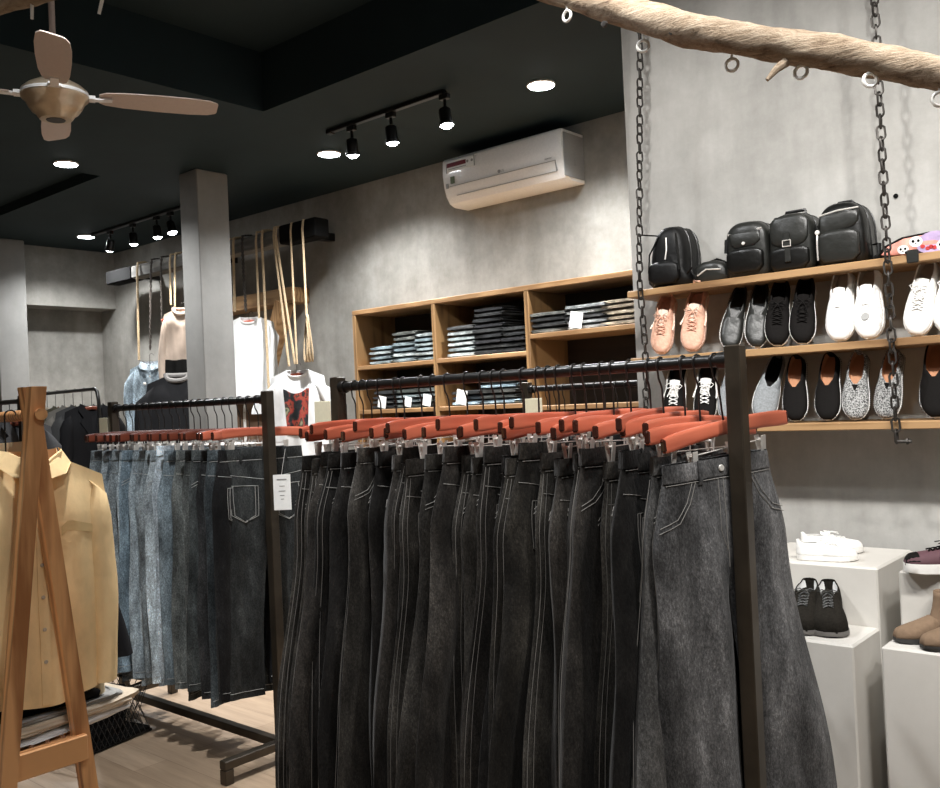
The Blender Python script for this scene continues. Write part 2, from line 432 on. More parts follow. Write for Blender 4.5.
# ------------------------------------------------------------------ air conditioner
def aircon():
    y0 = YB - .235; xl = atY(445, 165, y0 + .03).x; xr = atY(563, 128, y0 + .03).x; W = xr - xl
    zb = 2.755; Hh = .30
    t = thing('air_conditioner', 'white wall air conditioner with stickers mounted under the ceiling', 'air conditioner', (xl, YB, zb))
    prof = [(0, 0), (-.13, .0), (-.175, .018), (-.205, .06), (-.225, .12), (-.235, .2), (-.232, .285), (-.222, .3), (0, .3)]
    mb = MB()
    rings = []
    for x, k in ((0, .985), (.012, 1), (W - .012, 1), (W, .985)):
        rings.append([(x, a * k, .15 + (b - .15) * k) for a, b in prof])
    mb.loft(rings, True, True, True); mb.build('casing', m_white, t, auto=25)
    m = MB(); m.rbox((W, -.215, .02), (W + .006, -.005, .28), .002)
    for i in range(5): m.box((W + .007, -.10, .10 + i * .03), (.003, .02, .014))
    m.build('end_panel', [m_grey], t, smooth=False)
    # vane and panel seams
    MB().box((W * .52, -.2065, .058), (W * .84, .004, .0025), Matrix.Rotation(R_(0), 3, 'X')).build('lower_seam', m_grey, t)
    MB().box((W * .5, -.228, .118), (W * .9, .005, .0022)).build('upper_seam', m_grey, t)
    MB().box((W * .945, -.216, .088), (.002, .02, .06), Matrix.Rotation(R_(10), 3, 'X')).build('side_seam', m_grey, t)
    MB().lathe([(0, .003), (.011, .003), (.011, 0)], (W * .5, -.233, .135), 16, Matrix.Rotation(R_(90), 3, 'X')).build('round_badge', m_grey, t)
    s = MB(); s.box((W * .17, -.2365, .245), (W * .27, .004, .065)); st = s.build('sticker', m_paper, t)
    MB().box((W * .135, -.2395, .252), (W * .17, .003, .026)).build('red_band', simple('sticker_red', (.16, .012, .02), .5), st)
    MB().box((W * .296, -.2392, .245), (.006, .0035, .068)).build('dark_edge', m_grey, st)
    MB().box((W * .14, -.2392, .226), (W * .16, .003, .003)).build('small_print', m_grey, st)
    MB().box((W * .044, -.2385, .235), (.005, .0035, .06)).build('dark_edge', m_grey, st)
    for k in (0, 1): MB().lathe([(0, .002), (.009, .002), (.009, 0)], (W * (.235 + .04 * k), -.2385, .25), 12, Matrix.Rotation(R_(90), 3, 'X')).build('round_mark', m_grey, st)
    g = MB(); g.box((W * .09, -.2345, .155), (.032, .005, .045)); g.build('energy_label', simple('label_green', (.10, .13, .05), .5), t)
    g = MB(); g.box((W * .035, -.2285, .125), (.018, .006, .03)); g.build('barcode_label', m_grey, t)
    def text(s, loc, size, par, nm):
        cu = bpy.data.curves.new(nm, 'FONT'); cu.body = s; cu.size = size; cu.extrude = .0006
        tmp = bpy.data.objects.new(nm, cu); COL.objects.link(tmp)
        bpy.context.view_layer.update()
        me = bpy.data.meshes.new_from_object(tmp); bpy.data.objects.remove(tmp)
        o = bpy.data.objects.new(nm, me); COL.objects.link(o); me.materials.append(m_grey)
        o.parent = par; o.location = loc; o.rotation_euler = (R_(90), 0, 0)
    text('LG', (W * .515, -.236, .127), .022, t, 'logo_lettering')
    text('inverter', (W * .87, -.2335, .132), .016, t, 'model_lettering')
aircon()

# ------------------------------------------------------------------ hanging rails
RZ = 1.515
def rack(xn, xf, y, lab, card=True, z=RZ, fz=.06, fl=.29):
    t = thing('clothes_rack', lab, 'clothes rack', (xn, y, 0)); L = xn - xf
    for x, nm in ((0, 'post'), (-L, 'post')):
        MB().rbox((x - .02, -.02, fz), (x + .02, .02, z + .035), .003).build(nm, m_bronze, t, smooth=False)
        f = MB(); f.rbox((x - .02, -fl, fz), (x + .02, fl, fz + .035), .003)
        f.rbox((x - .02, -fl, 0), (x + .02, -fl + .04, fz), .003); f.rbox((x - .02, fl - .04, 0), (x + .02, fl, fz), .003)
        f.build('foot', m_bronze, t, smooth=False)
    MB().tube([(-.02, 0, z), (-L + .02, 0, z)], .0155, 16).build('rail', m_black, t)
    for x in (-.03, -L + .03): MB().tube([(x - .012, 0, z), (x + .012, 0, z)], .021, 12).build('rail_socket', m_black, t)
    MB().rbox((-L + .02, -.02, fz), (-.02, .02, fz + .035), .003).build('base_bar', m_bronze, t, smooth=False)
    return t
# wooden clip hanger, origin on the rail axis
def hanger(mat, name='clip_hanger', bar_z=-.140, half=.195):
    t = thing(name, 'x', 'hanger')
    rings = []
    for i in range(17):
        y = -half + 2 * half * i / 16; e = abs(y) / half
        k = 1 if e < .97 else .86
        hh = (.0205 - .003 * (1 - e)) * k; th = .0085 * k; zc = bar_z + .010 * (1 - e * e) - .004
        xc = .008 * e * e
        rings.append([(xc + th * math.copysign(abs(math.cos(a)) ** .45, math.cos(a)), y, zc + hh * math.copysign(abs(math.sin(a)) ** .45, math.sin(a))) for a in [2 * PI * (j + .5) / 12 for j in range(12)]])
    MB().loft(rings, True, True, True).build('wooden_bar', mat, t)
    for s_ in (-1, 1): MB().rbox((.0, s_ * half - .004, bar_z - .018), (.016, s_ * half + .004, bar_z + .012), .003).build('bar_tip', m_tip, t)
    pts = [(0, 0, bar_z + .02), (0, 0, -.062), (0, -.004, -.05), (0, -.012, -.034)]
    for a in range(-40, 215, 15):
        pts.append((0, -.0185 * math.cos(R_(a)), .0185 * math.sin(R_(a))))
    MB().tube(pts, .0026, 6).build('hook', m_wire, t)
    w = MB(); zz = bar_z - .045
    w.tube([(0, -.125, zz), (0, .125, zz)], .0016, 6)
    for s in (-1, 1): w.tube([(0, s * .04, bar_z - .012), (0, s * .045, zz)], .0016, 6)
    w.build('clip_wire', m_chrome, t)
    for s in (-1, 1):
        c = MB()
        for q in (-1, 1):
            c.box((q * .0075, s * .115, zz - .018), (.0022, .016, .058), Matrix.Rotation(R_(q * 8), 3, 'Y'))
        c.tube([(-.006, s * .115, zz), (.006, s * .115, zz)], .004, 8)
        c.build('clip', m_chrome, t)
    return t
WAIST = -.208
# jeans, origin at the middle of the waist; width along local Y, back pockets towards +X
def jeans(seed, L=1.07, ww=.178, hip=.225, hem=.235, thick=.019, slit=.02, stitch=None, outseam=False, elastic=False, hemband=False):
    r = random.Random(seed); ph = [r.uniform(0, 6.28) for _ in range(10)]
    t = thing('jeans', 'x', 'jeans'); crotch = .30
    a1, a2, a3 = r.uniform(.004, .008), r.uniform(.004, .008), r.uniform(.002, .005)
    def sm(x): x = max(0, min(1, x)); return x * x * (3 - 2 * x)
    def Wd(v):
        a = ww + (hip - ww) * sm(v / .22)
        return a + (hem - hip) * sm((v - .2) / (L - .2)) if v > .2 else a
    def S(side, u, v, off=0):
        Wv = Wd(v); m = sm((v - .23) / .12)
        body = (1 - min(1, abs(u)) ** 5) ** .5
        ul = (abs(u) - .5) * 2; leg = max(0, 1 - ul ** 4) ** .45
        th = thick * (.62 + .38 * sm(v / .16)) * (body * (1 - m) + leg * m) + .0012
        g = sm(v / .25)
        D = g * (a1 * math.sin(5 * u + ph[0] + 2.4 * v) + a2 * math.sin(9 * u * (1 - .25 * v) + ph[1] - 1.5 * v) + a3 * math.sin(3.5 * v * 3 + ph[2] + 2 * u))
        D2 = g * 1.0 * thick * (math.sin(14 * u + ph[3] + 3 * v) * .5 + math.sin(11 * v + ph[4 if side > 0 else 5] + 4 * u) * .35) * (body if v < crotch else leg)
        y = u * Wv
        if v > crotch: y += math.copysign(slit * sm((v - crotch) / .5), u) if abs(u) > 1e-6 else 0
        y += .008 * math.sin(2.2 * v * 2 + ph[6]) * g
        z = -v - .006 * math.sin(3 * u + ph[7]) * g + (.010 * (1 - u * u) if False else 0)
        return Vector((side * (th + D2 * .5 + off) + D, y, z))
    K = 9; us = [-1 + i / K for i in range(2 * K + 1)]
    nb = 12; nl = 30
    body_rows = [crotch * i / nb for i in range(nb + 1)]
    mb = MB(); rings = []
    for v in body_rows:
        rings.append([S(1, u, v) for u in us] + [S(-1, u, v) for u in reversed(us)])
    mb.loft(rings, True)
    for sg in (-1, 1):
        uu = us[:K + 1] if sg < 0 else us[K:]
        rings = []
        for i in range(nl + 1):
            v = crotch + (L - crotch) * i / nl
            def Q(side, u):
                if abs(u) < 1e-6 and v > crotch: q = S(side, 1e-4 * sg, v); return q
                return S(side, u, v)
            rings.append([Q(1, u) for u in uu] + [Q(-1, u) for u in reversed(uu)])
        mb.loft(rings, True)
    body = mb.build('trouser_body', m_denim, t, auto=60)
    # waistband
    wb = MB(); rings = []
    n2 = 28
    for v, off in ((-.003, .0005), (-.004, .0028), (.0, .0034), (.036, .0034), (.039, .0022)):
        ring = []
        for k in range(2 * n2):
            if k < n2: u = -1 + 2 * k / n2; sd = 1
            else: u = 1 - 2 * (k - n2) / n2; sd = -1
            o = off + (.0022 * abs(math.sin(u * 26)) if elastic else 0)
            q = S(sd, u, max(v, 0), o); q.z = -v; q.y *= 1.012
            ring.append(q)
        rings.append(ring)
    wb.loft(rings, True); wb.build('waistband', m_denim, t, auto=60)
    # seams: pale thread lines
    st = MB(); r0 = .00105
    def line(side, pts, off=.0012, r=r0):
        P = []
        for (u0, v0), (u1, v1) in zip(pts[:-1], pts[1:]):
            n = max(2, int(abs(v1 - v0) / .03) + int(abs(u1 - u0) / .12) + 1)
            P += [S(side, u0 + (u1 - u0) * i / n, v0 + (v1 - v0) * i / n, off) for i in range(n)]
        P.append(S(side, pts[-1][0], pts[-1][1], off)); st.tube(P, r, 4)
    for sd in (1, -1):
        line(sd, [(-.97, .044), (.97, .044)], .0014)
        line(sd, [(-.98, L - .028), (-.03, L - .028)]); line(sd, [(.03, L - .028), (.98, L - .028)])
    line(1, [(-.97, .10), (0, .125), (.97, .10)]); line(1, [(0, .125), (0, .26)])
    line(-1, [(0, .045), (0, .26)]); line(-1, [(.09, .045), (.09, .17), (0, .22)])
    for sg in (-1, 1):
        line(-1, [(sg * .56, .045), (sg * .64, .09), (sg * .78, .125), (sg * .97, .14)], .0018)
        line(-1, [(sg * .50, .045), (sg * .58, .095), (sg * .74, .135), (sg * .97, .152)], .0018)
        if outseam:
            for k_ in (.93, .985): line(1, [(sg * k_, .05), (sg * k_, L - .03)], .0008, .0008)
    st.build('stitching', stitch or m_stitchd, t)
    for sg in (-1, 1):
        pk = MB(); c0 = sg * .47; hw = .29
        out = [(c0 - hw, .15), (c0 + hw, .15), (c0 + hw * .93, .275), (c0, .305), (c0 - hw * .93, .275)]
        for k in range(4):
            a0, a1_ = k / 4, (k + 1) / 4
            for j in range(4):
                def PT(aa, bb):
                    u = c0 - hw + 2 * hw * aa; top = .15
                    bot = .275 + .03 * (1 - abs(2 * aa - 1)); v = top + (bot - top) * bb
                    uu = c0 + (u - c0) * (1 - .07 * bb)
                    return S(1, uu, v, .0022 if 0 < aa < 1 and 0 < bb else .0018)
                b = len(pk.v); pk.v += [PT(a0, j / 4), PT(a1_, j / 4), PT(a1_, (j + 1) / 4), PT(a0, (j + 1) / 4)]; pk.face(b, b + 1, b + 2, b + 3)
        po = pk.build('back_pocket', m_denim, t)
        st2 = MB()
        for ins in (0, .06):
            pts = [(c0 - hw + ins, .15), (c0 + hw - ins, .15), (c0 + (hw - ins) * .93, .273), (c0, .303 - ins * .05), (c0 - (hw - ins) * .93, .273), (c0 - hw + ins, .15)]
            P = []
            for (u0, v0), (u1, v1) in zip(pts[:-1], pts[1:]):
                P += [S(1, u0 + (u1 - u0) * i / 4, v0 + (v1 - v0) * i / 4, .0034) for i in range(4)]
            P.append(P[0]); st2.tube(P, r0, 4)
        st2.build('pocket_stitching', stitch or m_stitchd, po)
    for sd, u in ((1, -.55), (1, 0), (1, .55), (-1, -.42), (-1, .42)):
        b = MB(); rr = []
        for v in (-.006, .0, .02, .04, .052):
            q = S(sd, u, max(v, 0), .0065 if 0 <= v <= .04 else .003); q.z = -v
            rr.append([q + Vector((sd * a, bb, 0)) for a, bb in ((0, -.0065), (.0014, -.0055), (.0014, .0055), (0, .0065))])
        b.loft(rr, True, True, True); b.build('belt_loop', m_denim, t)
    q = S(-1, .03, .02, .005); MB().lathe([(0, .003), (.007, .003), (.0085, 0)], q, 12, Matrix.Rotation(R_(-90), 3, 'Y')).build('button', m_chrome, t)
    return t
def pick_dup(protos, used, key, **kw):
    o = protos[key]
    if key not in used:
        used.add(key)
        KC = TREE.get(o.name)
        if KC is None: TREE[o.name] = [(c, kids(c)) for c in kids(o)]
    return dup(o, **kw)
protoJ = [jeans(11, outseam=True, thick=.024, hem=.285, hip=.21, ww=.165), jeans(23, hem=.30, hip=.20, ww=.16, thick=.026), jeans(37, hip=.20, hem=.25, ww=.16, elastic=True, L=1.06, thick=.027), jeans(41, outseam=True, hip=.22, hem=.29, ww=.17, thick=.026), jeans(58, hem=.315, hip=.215, ww=.165, L=1.1, thick=.025),
          jeans(63, hem=.195, hip=.205, L=1.03, stitch=m_stitch, ww=.172, thick=.017), jeans(77, hem=.205, hip=.21, L=1.01, stitch=m_stitch, ww=.175, thick=.017), jeans(85, hem=.185, hip=.20, L=1.06, stitch=m_stitch, ww=.172, thick=.016)]
protoH = [hanger(m_hang), hanger(m_hang2), hanger(m_hang, half=.185, bar_z=-.147), hanger(m_hang, half=.205, bar_z=-.134), hanger(m_hang, half=.195, bar_z=-.155), hanger(m_hang, half=.205, bar_z=-.170)]
HZ = [0, 0, -.007, .006, -.015, -.030]
# --- front rack
YF = 2.10
xn, xf = atY(736, 380, YF).x, atY(338, 392, YF).x
RZ = 1.53; rack(xn, xf, YF, 'black metal clothes rack nearest the camera, full of black jeans', z=RZ)
NF = 28; wk = 0; pal = [(.027, .024, .021), (.012, .011, .010), (.048, .044, .038), (.019, .017, .014), (.034, .031, .027)]
cname = ['black', 'deep black', 'washed charcoal', 'brownish black', 'soft black']
JP = [0, 1, 3, 2, 4, 0, 3, 1, 2, 0, 4, 3, 1, 0, 2, 3, 4, 1, 0, 3, 1, 2, 0, 4, 3, 0, 1, 2, 3, 0]
xs = []
x = xn - .052
for i in range(NF):
    xs.append(x); x -= (1.0 + rnd.uniform(-.45, .45)) * ((xn - .052) - (xf + .045)) / (NF - 1)
sc = ((xn - .052) - (xf + .04)) / (xs[0] - xs[-1]); xs = [xs[0] - (xs[0] - v) * sc for v in xs]
kindw = {0: 'wide-leg', 1: 'flared', 2: 'elastic-waist', 3: 'baggy', 4: 'extra-long flared'}
for i, x in enumerate(xs):
    wk = wk * .55 + rnd.uniform(-9, 9); yaw = R_(wk); dy = rnd.uniform(-.03, .03); dz = rnd.uniform(-.02, .012)
    if i == 0: yaw = R_(-20); dy = -.02
    if i == 1: yaw = R_(-12); dy = .10
    hk = 5 if i < 2 else 2 + i % 3
    if i > NF - 5: yaw = R_(-7 - rnd.uniform(0, 4)); dy = -.006 * (i - NF + 5)
    rx_ = R_(7) if i == 0 else R_(rnd.uniform(-2, 3))
    hh_ = dup(protoH[hk], (x, YF, RZ), yaw, 'orange-red wooden clip hanger, %s from the near post of the front rack' % ORD[i], 'wooden clip hangers on the front rack'); hh_.rotation_euler.x = rx_
    k = JP[i] if i < NF - 3 else (4, 0, 0)[i - NF + 3]; ci = rnd.randrange(5); col = pal[ci]; cn = cname[ci]
    if i < 4: col = [(.085, .084, .085), (.060, .060, .060), (.092, .090, .087), (.036, .035, .033)][i]; cn = ['grey-black', 'washed grey', 'faded charcoal', 'dark charcoal'][i]
    flip = PI if i in (0, 1, 2, 6, 12, 17, 22) else 0
    jj_ = dup(protoJ[k], (x, YF + dy, RZ + WAIST + HZ[hk] + (dz if i > 1 else 0)), yaw + flip + R_(rnd.uniform(-3, 3)),
        '%s %s jeans on the %s hanger from near post, front rack' % (cn, kindw[k], ORD[i]), 'black jeans on the front rack', col); jj_.rotation_euler.x = (-rx_ if flip else rx_) * (.6 if i else .5)
RZF = RZ; RZ = 1.512
# --- blue jeans rack
Y2 = 2.37
xn2, xf2 = atY(267, 392, Y2).x, atY(113, 407, Y2).x
rack(xn2, xf2, Y2, 'black metal clothes rack of blue jeans standing left of the front rack', z=RZ)
blues = [((.030, .034, .034), 'black-green'), ((.012, .012, .013), 'black'), ((.05, .07, .08), 'dark teal blue'), ((.03, .032, .034), 'charcoal'), ((.055, .068, .068), 'dark grey-green'), ((.075, .085, .08), 'olive-grey'),
         ((.09, .105, .10), 'grey-green'), ((.10, .15, .18), 'mid teal blue'), ((.26, .33, .38), 'pale faded blue'), ((.24, .30, .33), 'light blue'), ((.13, .17, .19), 'dusty blue'), ((.16, .21, .235), 'mid blue'),
         ((.14, .19, .22), 'denim blue'), ((.10, .17, .22), 'deep blue'), ((.17, .22, .25), 'soft blue'), ((.13, .17, .19), 'slate blue'), ((.11, .155, .185), 'greyed blue'), ((.18, .23, .26), 'washed blue'), ((.12, .16, .18), 'dull blue'), ((.15, .20, .22), 'worn blue')]
N2 = len(blues)
for i, (col, cn) in enumerate(blues):
    x = xn2 - .07 - (xn2 - xf2 - .13) * i / (N2 - 1) + rnd.uniform(-.008, .008)
    yaw = R_(rnd.uniform(-8, 8)) + {0: R_(-14), 8: R_(-20), 9: R_(-10), 7: R_(-8)}.get(i, 0)
    dup(protoH[0 if i < 3 else 1], (x, Y2, RZ), yaw, 'red-brown wooden clip hanger, %s from near post of the blue jeans rack' % ORD[i], 'wooden clip hangers on the blue jeans rack')
    g_ = sum(col) / 3; col = tuple((c * .62 + g_ * .38) * (1.75 if i > 5 else 1.1) for c in col)
    dup(protoJ[5 + i % 3], (x, Y2 + rnd.uniform(-.015, .015), RZ + WAIST + (.0 if i != 8 else .02)), yaw + (PI if i in (4, 9, 13) else 0),
        '%s straight jeans on the %s hanger from near post, blue rack' % (cn, ORD[i]), 'jeans on the blue jeans rack', col)
# --- rack in the alcove
Y3 = 3.72
xf3 = atY(527, 392, Y3).x; xn3 = -2.12
rack(xn3, xf3, Y3, 'dark clothes rack tucked in the alcove before the wooden cubby shelves')
for i in range(11):
    x = xn3 - .06 - (xn3 - xf3 - .12) * i / 10 + rnd.uniform(-.008, .008); yaw = R_(rnd.uniform(-7, 7))
    dup(protoH[1], (x, Y3, RZ), yaw, 'dark red clip hanger, %s from right on the alcove rack' % ORD[i], 'clip hangers on the alcove rack')
    dup(protoJ[[0, 3, 1][i % 3]], (x, Y3, RZ + WAIST), yaw, 'black jeans on the %s hanger from right, alcove rack' % ORD[i], 'black jeans on the alcove rack', (.02, .02, .022))
# cream cards at the far posts, price card on blue rack
for (x, y, nm) in ((xf, YF, 'front rack'), (xf2, Y2, 'blue jeans rack'), (xf3, Y3, 'alcove rack')):
    if nm == 'alcove rack': a, b = (.0, .11)
    else: a, b = (-.095, -.012)
    t = MB(); t.rbox((a, -.028, RZ - .155), (b, -.025, RZ - .045), .001)
    o = t.build('price_card', m_card, loc=(x, y, RZF - RZ if nm == 'front rack' else 0), smooth=False); tag(o, 'blank cream card fixed to the far post of the %s' % nm, 'card')
t = thing('notice_card', 'white printed card hanging between the blue and black jeans racks', 'card', (xn2 + .13, Y2 - .1, 1.05), R_(38))
t.location = atY(283, 510, Y2 - .02)
MB().rbox((-.036, -.001, 0), (.036, .001, .145), .0008).build('card', m_paper, t, smooth=False)
for k, (zz, ww) in enumerate(((.125, .04), (.098, .022), (.078, .028), (.06, .018), (.045, .012))):
    MB().box((0, -.0016, zz), (ww, .001, .005 if k == 0 else .003)).build('printed_line', m_grey, t)
MB().tube([(0, 0, .145), (.02, 0, .25)], .0008, 5).build('string', m_paper, t)
for o in protoJ + protoH:
    for c_ in kids(o):
        for g in kids(c_): bpy.data.objects.remove(g)
        bpy.data.objects.remove(c_)
    bpy.data.objects.remove(o)
#@@PART2
# ------------------------------------------------------------------ wooden shoe shelves on chains
YS = 3.13
sx0 = atY(627, 295, YS).x
def zpx(px, py, Y): return atY(px, py, Y).z
SH = []
for px, py, nm in ((700, 289.3, 'top plank shelf carrying the black bags, hung on chains'), (780, 354.7, 'middle plank shelf of the chain-hung shoe display'), (850, 430.3, 'lowest plank shelf of the chain-hung shoe display')):
    z0 = zpx(px, py, YS); z1 = z0 + .027
    t = MB().rbox((sx0, YS, z0), (.35, YR - .001, z1), .003).build('plank_shelf', m_oak, smooth=False)
    tag(t, nm, 'shelf', 'plank shelves on the right wall'); SH.append(z1)
def chain(px0, z0, z1, Y, lab, link=.043, wdt=.0125, wire=.0036, slant=0):
    x = atY(px0, 300, Y).x; t = thing('hanging_chain', lab, 'chain', (x, Y, z0))
    mb = MB(); n = int((z1 - z0) / (link - 2.2 * wire)) + 1; st = (z1 - z0) / n
    for i in range(n):
        zc = i * st + link / 2 - .01; pts = []; sx_ = slant * max(0, zc - .62) + .012 * math.exp(-((zc - .35) / .2) ** 2) * (1 if slant else 0)
        hl = link / 2 - wdt
        for k in range(12):
            a = 2 * PI * k / 12; cx_ = wdt * math.cos(a); cz = wdt * math.sin(a) + (hl if math.sin(a) > 0 else -hl)
            j = .3 * math.sin(i * 1.7)
            if i % 2: pts.append((sx_ + cx_ * math.cos(j), cx_ * math.sin(j), zc + cz))
            else: pts.append((sx_ + cx_ * math.sin(j), cx_ * math.cos(j), zc + cz))
        mb.tube(pts, wire, 5, closed=True)
    mb.build('chain_links', m_chain, t)
    b = MB(); b.tube([(-.004, .0, -.004), (.045, .0, -.004)], .006, 8); b.tube([(.03, 0, -.004), (.036, 0, -.004)], .011, 6)
    b.build('retaining_bolt', m_chain, t)
chain(640, SH[2] - .06, CEIL + .2, YS - .016, 'left black iron chain holding the shoe shelves near the wall corner', wdt=.0115, slant=.058)
chain(889.5, SH[2] - .06, CEIL + .2, YS - .016, 'right black iron chain holding the shoe shelves between white shoes', wdt=.0118, link=.045, wire=.0038)

# ------------------------------------------------------------------ shoes
def arc(x, p=2): return max(0.0, 1 - abs(x) ** p)
def shoe_proto(name, L=.262, W=.047, hc=.062, hi=.055, toe=.040, throat=.46, sole_h=.022, m_up=None, m_sole=None, m_lin=None, laces=None, tongue=None, toecap=None, rope_edge=False, shaft=0, patch=None, side=None, dotted=None, heel_pull=None, badge=None):
    """toe towards +Y, origin under the heel, z up"""
    t = thing(name, 'x', 'shoe')
    def hw(s):
        s = min(max(s, 0), 1)
        a = W * (.70 + .30 * math.sin(PI * min(1, max(0, (s - .05) / 1.25)) ** 1.15))
        a *= 1 - .10 * math.exp(-((s - .38) / .13) ** 2)
        if s < .12: a *= math.sqrt(max(0, 1 - ((.12 - s) / .125) ** 2))
        if s > .74: a *= math.sqrt(max(0, 1 - ((s - .74) / .265) ** 2.2))
        return max(a, .0015)
    cx = lambda s: .006 * math.sin(PI * s) 
    # sole
    m = MB(); rings = []
    S_ = [0, .01, .03, .07, .12, .2, .3, .4, .5, .6, .7, .78, .85, .91, .955, .985, 1]
    for z, k in ((0, .94), (.003, 1.02), (sole_h * .7, 1.04), (sole_h, 1.03)):
        ring = [(cx(s) + hw(s) * k, (s - .5) * L * (1.0 + .02 * (k - .94)) + L / 2, z + (.006 * max(0, (s - .75) / .25) ** 2 if z < .004 else 0)) for s in S_]
        ring += [(cx(s) - hw(s) * k, (s - .5) * L * (1.0 + .02 * (k - .94)) + L / 2, z + (.006 * max(0, (s - .75) / .25) ** 2 if z < .004 else 0)) for s in reversed(S_[1:-1])]
        rings.append(ring)
    m.loft(rings, True, True, True); so = m.build('sole', m_sole, t, auto=35)
    if dotted:
        d = MB()
        ring = [(cx(s) + hw(s) * 1.05, s * L, sole_h * .8) for s in [i / 34 for i in range(1, 35)]] + [(cx(s) - hw(s) * 1.05, s * L, sole_h * .8) for s in [i / 34 for i in range(33, 0, -1)]]
        for q in ring: d.box(q, (.004, .0035, .0035))
        d.build('edge_stitching', dotted, so)
    # upper
    def hcol(s):      # height of collar / ridge
        if s < throat: 
            a = hc + (.012 if s < .06 else 0) * 1
            return a - (hc - hi) * (s / throat) ** 1.5
        k = (s - throat) / (1 - throat); return hi + (toe - hi) * min(1, k * 1.25) ** .8 if k < .8 else toe * math.sqrt(max(.1, 1 - ((k - .8) / .21) ** 2 * .75))
    def opn(s):
        if s < .02 or s >= throat: return 0
        k = (s - .02) / (throat - .02)
        return hw(s) * .70 * math.sqrt(max(0, 1 - (abs(2 * k - .9) / 1.1) ** 3)) * (1 if k < .75 else 1 - (k - .75) * .8)
    def P(s, a):      # a in -1..1 across the outside from left base over the top to right base
        h = hcol(s) - sole_h * .8; w_ = hw(s) * .99; ang = a * PI / 2
        x_ = w_ * math.copysign(abs(math.sin(ang)) ** .8, ang); z_ = sole_h * .8 + h * abs(math.cos(ang)) ** (.62 if s > throat else .8)
        return x_, z_
    ss = [0.004, .02, .05, .09, .14, .2, .27, .34, .4, throat - .005, throat + .005, .52, .58, .64, .7, .76, .82, .88, .93, .965, .99]
    ss = sorted(set(ss))
    up = MB(); rings = []
    NA = 8
    for s in ss:
        o = opn(s); ring = []
        amax = math.asin(min(1, (o / max(hw(s), .001)) ** 1.25)) / (PI / 2) if o > 0 else 0
        for sg in (1, -1):
            seq = []
            for j in range(NA + 1):
                a = 1 - (1 - amax) * j / NA
                x_, z_ = P(s, a); 
                if o > 0:
                    kk = j / NA; x_ = hw(s) * (1 - kk) + o * kk if kk > .0 else x_; x_ = hw(s) * .99 * (1 - kk ** 2.2) + (o) * kk ** 2.2
                    z_ = sole_h * .8 + (hcol(s) - sole_h * .8) * (1 - (1 - kk) ** 1.8)
                seq.append((cx(s) + sg * x_, s * L, z_))
            ring += seq if sg > 0 else seq[::-1]
        rings.append(ring)
    b0 = len(up.v)
    for r1 in rings: up.v += [Vector(p) for p in r1]
    n1 = len(rings[0])
    for i in range(len(rings) - 1):
        for j in range(n1 - 1):
            if j == NA and opn(ss[i]) > 0 and opn(ss[i + 1]) > 0: continue
            up.face(b0 + i * n1 + j, b0 + i * n1 + j + 1, b0 + (i + 1) * n1 + j + 1, b0 + (i + 1) * n1 + j)
    up.face(*[b0 + j for j in range(n1)][::-1]); up.face(*[b0 + (len(rings) - 1) * n1 + j for j in range(n1)])
    u_ = up.build('upper', m_up, t, auto=70)
    sd = u_.modifiers.new('thickness', 'SOLIDIFY'); sd.thickness = .003; sd.offset = -1
    li = MB(); rings = []
    for s in [q for q in ss if .01 < q < throat]:
        o = max(opn(s), .004); r1 = []
        for sg in (1, -1):
            seq = [(cx(s) + sg * (o + .001), s * L, hcol(s) - .001), (cx(s) + sg * (o * 1.02 + .001), s * L, (hcol(s) + sole_h) * .5), (cx(s) + sg * o * .95, s * L, sole_h + .004), (cx(s) + sg * o * .4, s * L, sole_h + .003)]
            r1 += seq if sg > 0 else seq[::-1]
        rings.append(r1)
    li.loft(rings, False, False, False)
    li.build('insole', m_lin, t, auto=60)
    if tongue:
        g = MB(); rr = []
        for s, dz in ((throat - .14, .012), (throat - .06, .006), (throat + .02, .001), (throat + .12, .0)):
            z = hcol(max(s, throat)) + dz
            rr.append([(cx(s) + x_, s * L, z - .3 * abs(x_) + q) for x_, q in ((-.021, 0), (-.012, .004), (0, .005), (.012, .004), (.021, 0), (.012, -.001), (0, 0), (-.012, -.001))])
        g.loft(rr, True, True, True); g.build('tongue', tongue, t)
    def surf(s, x_, off=.0015):
        a = math.asin(max(-1, min(1, abs(x_) / hw(s))) ** 1.25) / (PI / 2); _, z_ = P(max(s, throat + .01), a)
        return Vector((cx(s) + x_, s * L, z_ + off))
    if laces:
        la = MB(); n = 5
        for i in range(n):
            s0 = throat - .02 + i * .058; s1 = s0 + .045
            for sg in (1, -1):
                la.tube([surf(s0 if sg > 0 else s1, -.017, .003), surf((s0 + s1) / 2, 0, .006 if s0 > throat else .010), surf(s1 if sg > 0 else s0, .017, .003)], .0022, 6)
        for sg in (1, -1):
            b0 = surf(throat - .03, 0, .012)
            la.tube([b0, b0 + Vector((sg * .018, -.012, .006)), b0 + Vector((sg * .034, -.002, .002)), b0 + Vector((sg * .024, .010, .002)), b0], .0019, 6)
            la.tube([b0, b0 + Vector((sg * .012, .02, .004)), b0 + Vector((sg * .022, .045, -.002))], .0018, 6)
        la.build('laces', laces, t)
    def patchm(s0, s1, x0, x1, mat, nm, off=.0012, n=8):
        m = MB(); rr = []
        for i in range(n + 1):
            s = s0 + (s1 - s0) * i / n; kk = 1 if nm != 'vamp_gusset' else 1 - .97 * i / n; q0 = max(x0 * kk, -hw(s) * .985); q1 = min(x1 * kk, hw(s) * .985)
            rr.append([surf(s, q0 + (q1 - q0) * k / 8, off) for k in range(9)])
        m.loft(rr, False); return m.build(nm, mat, t)
    if toecap: patchm(.84, .985, -.06, .06, toecap, 'toe_cap')
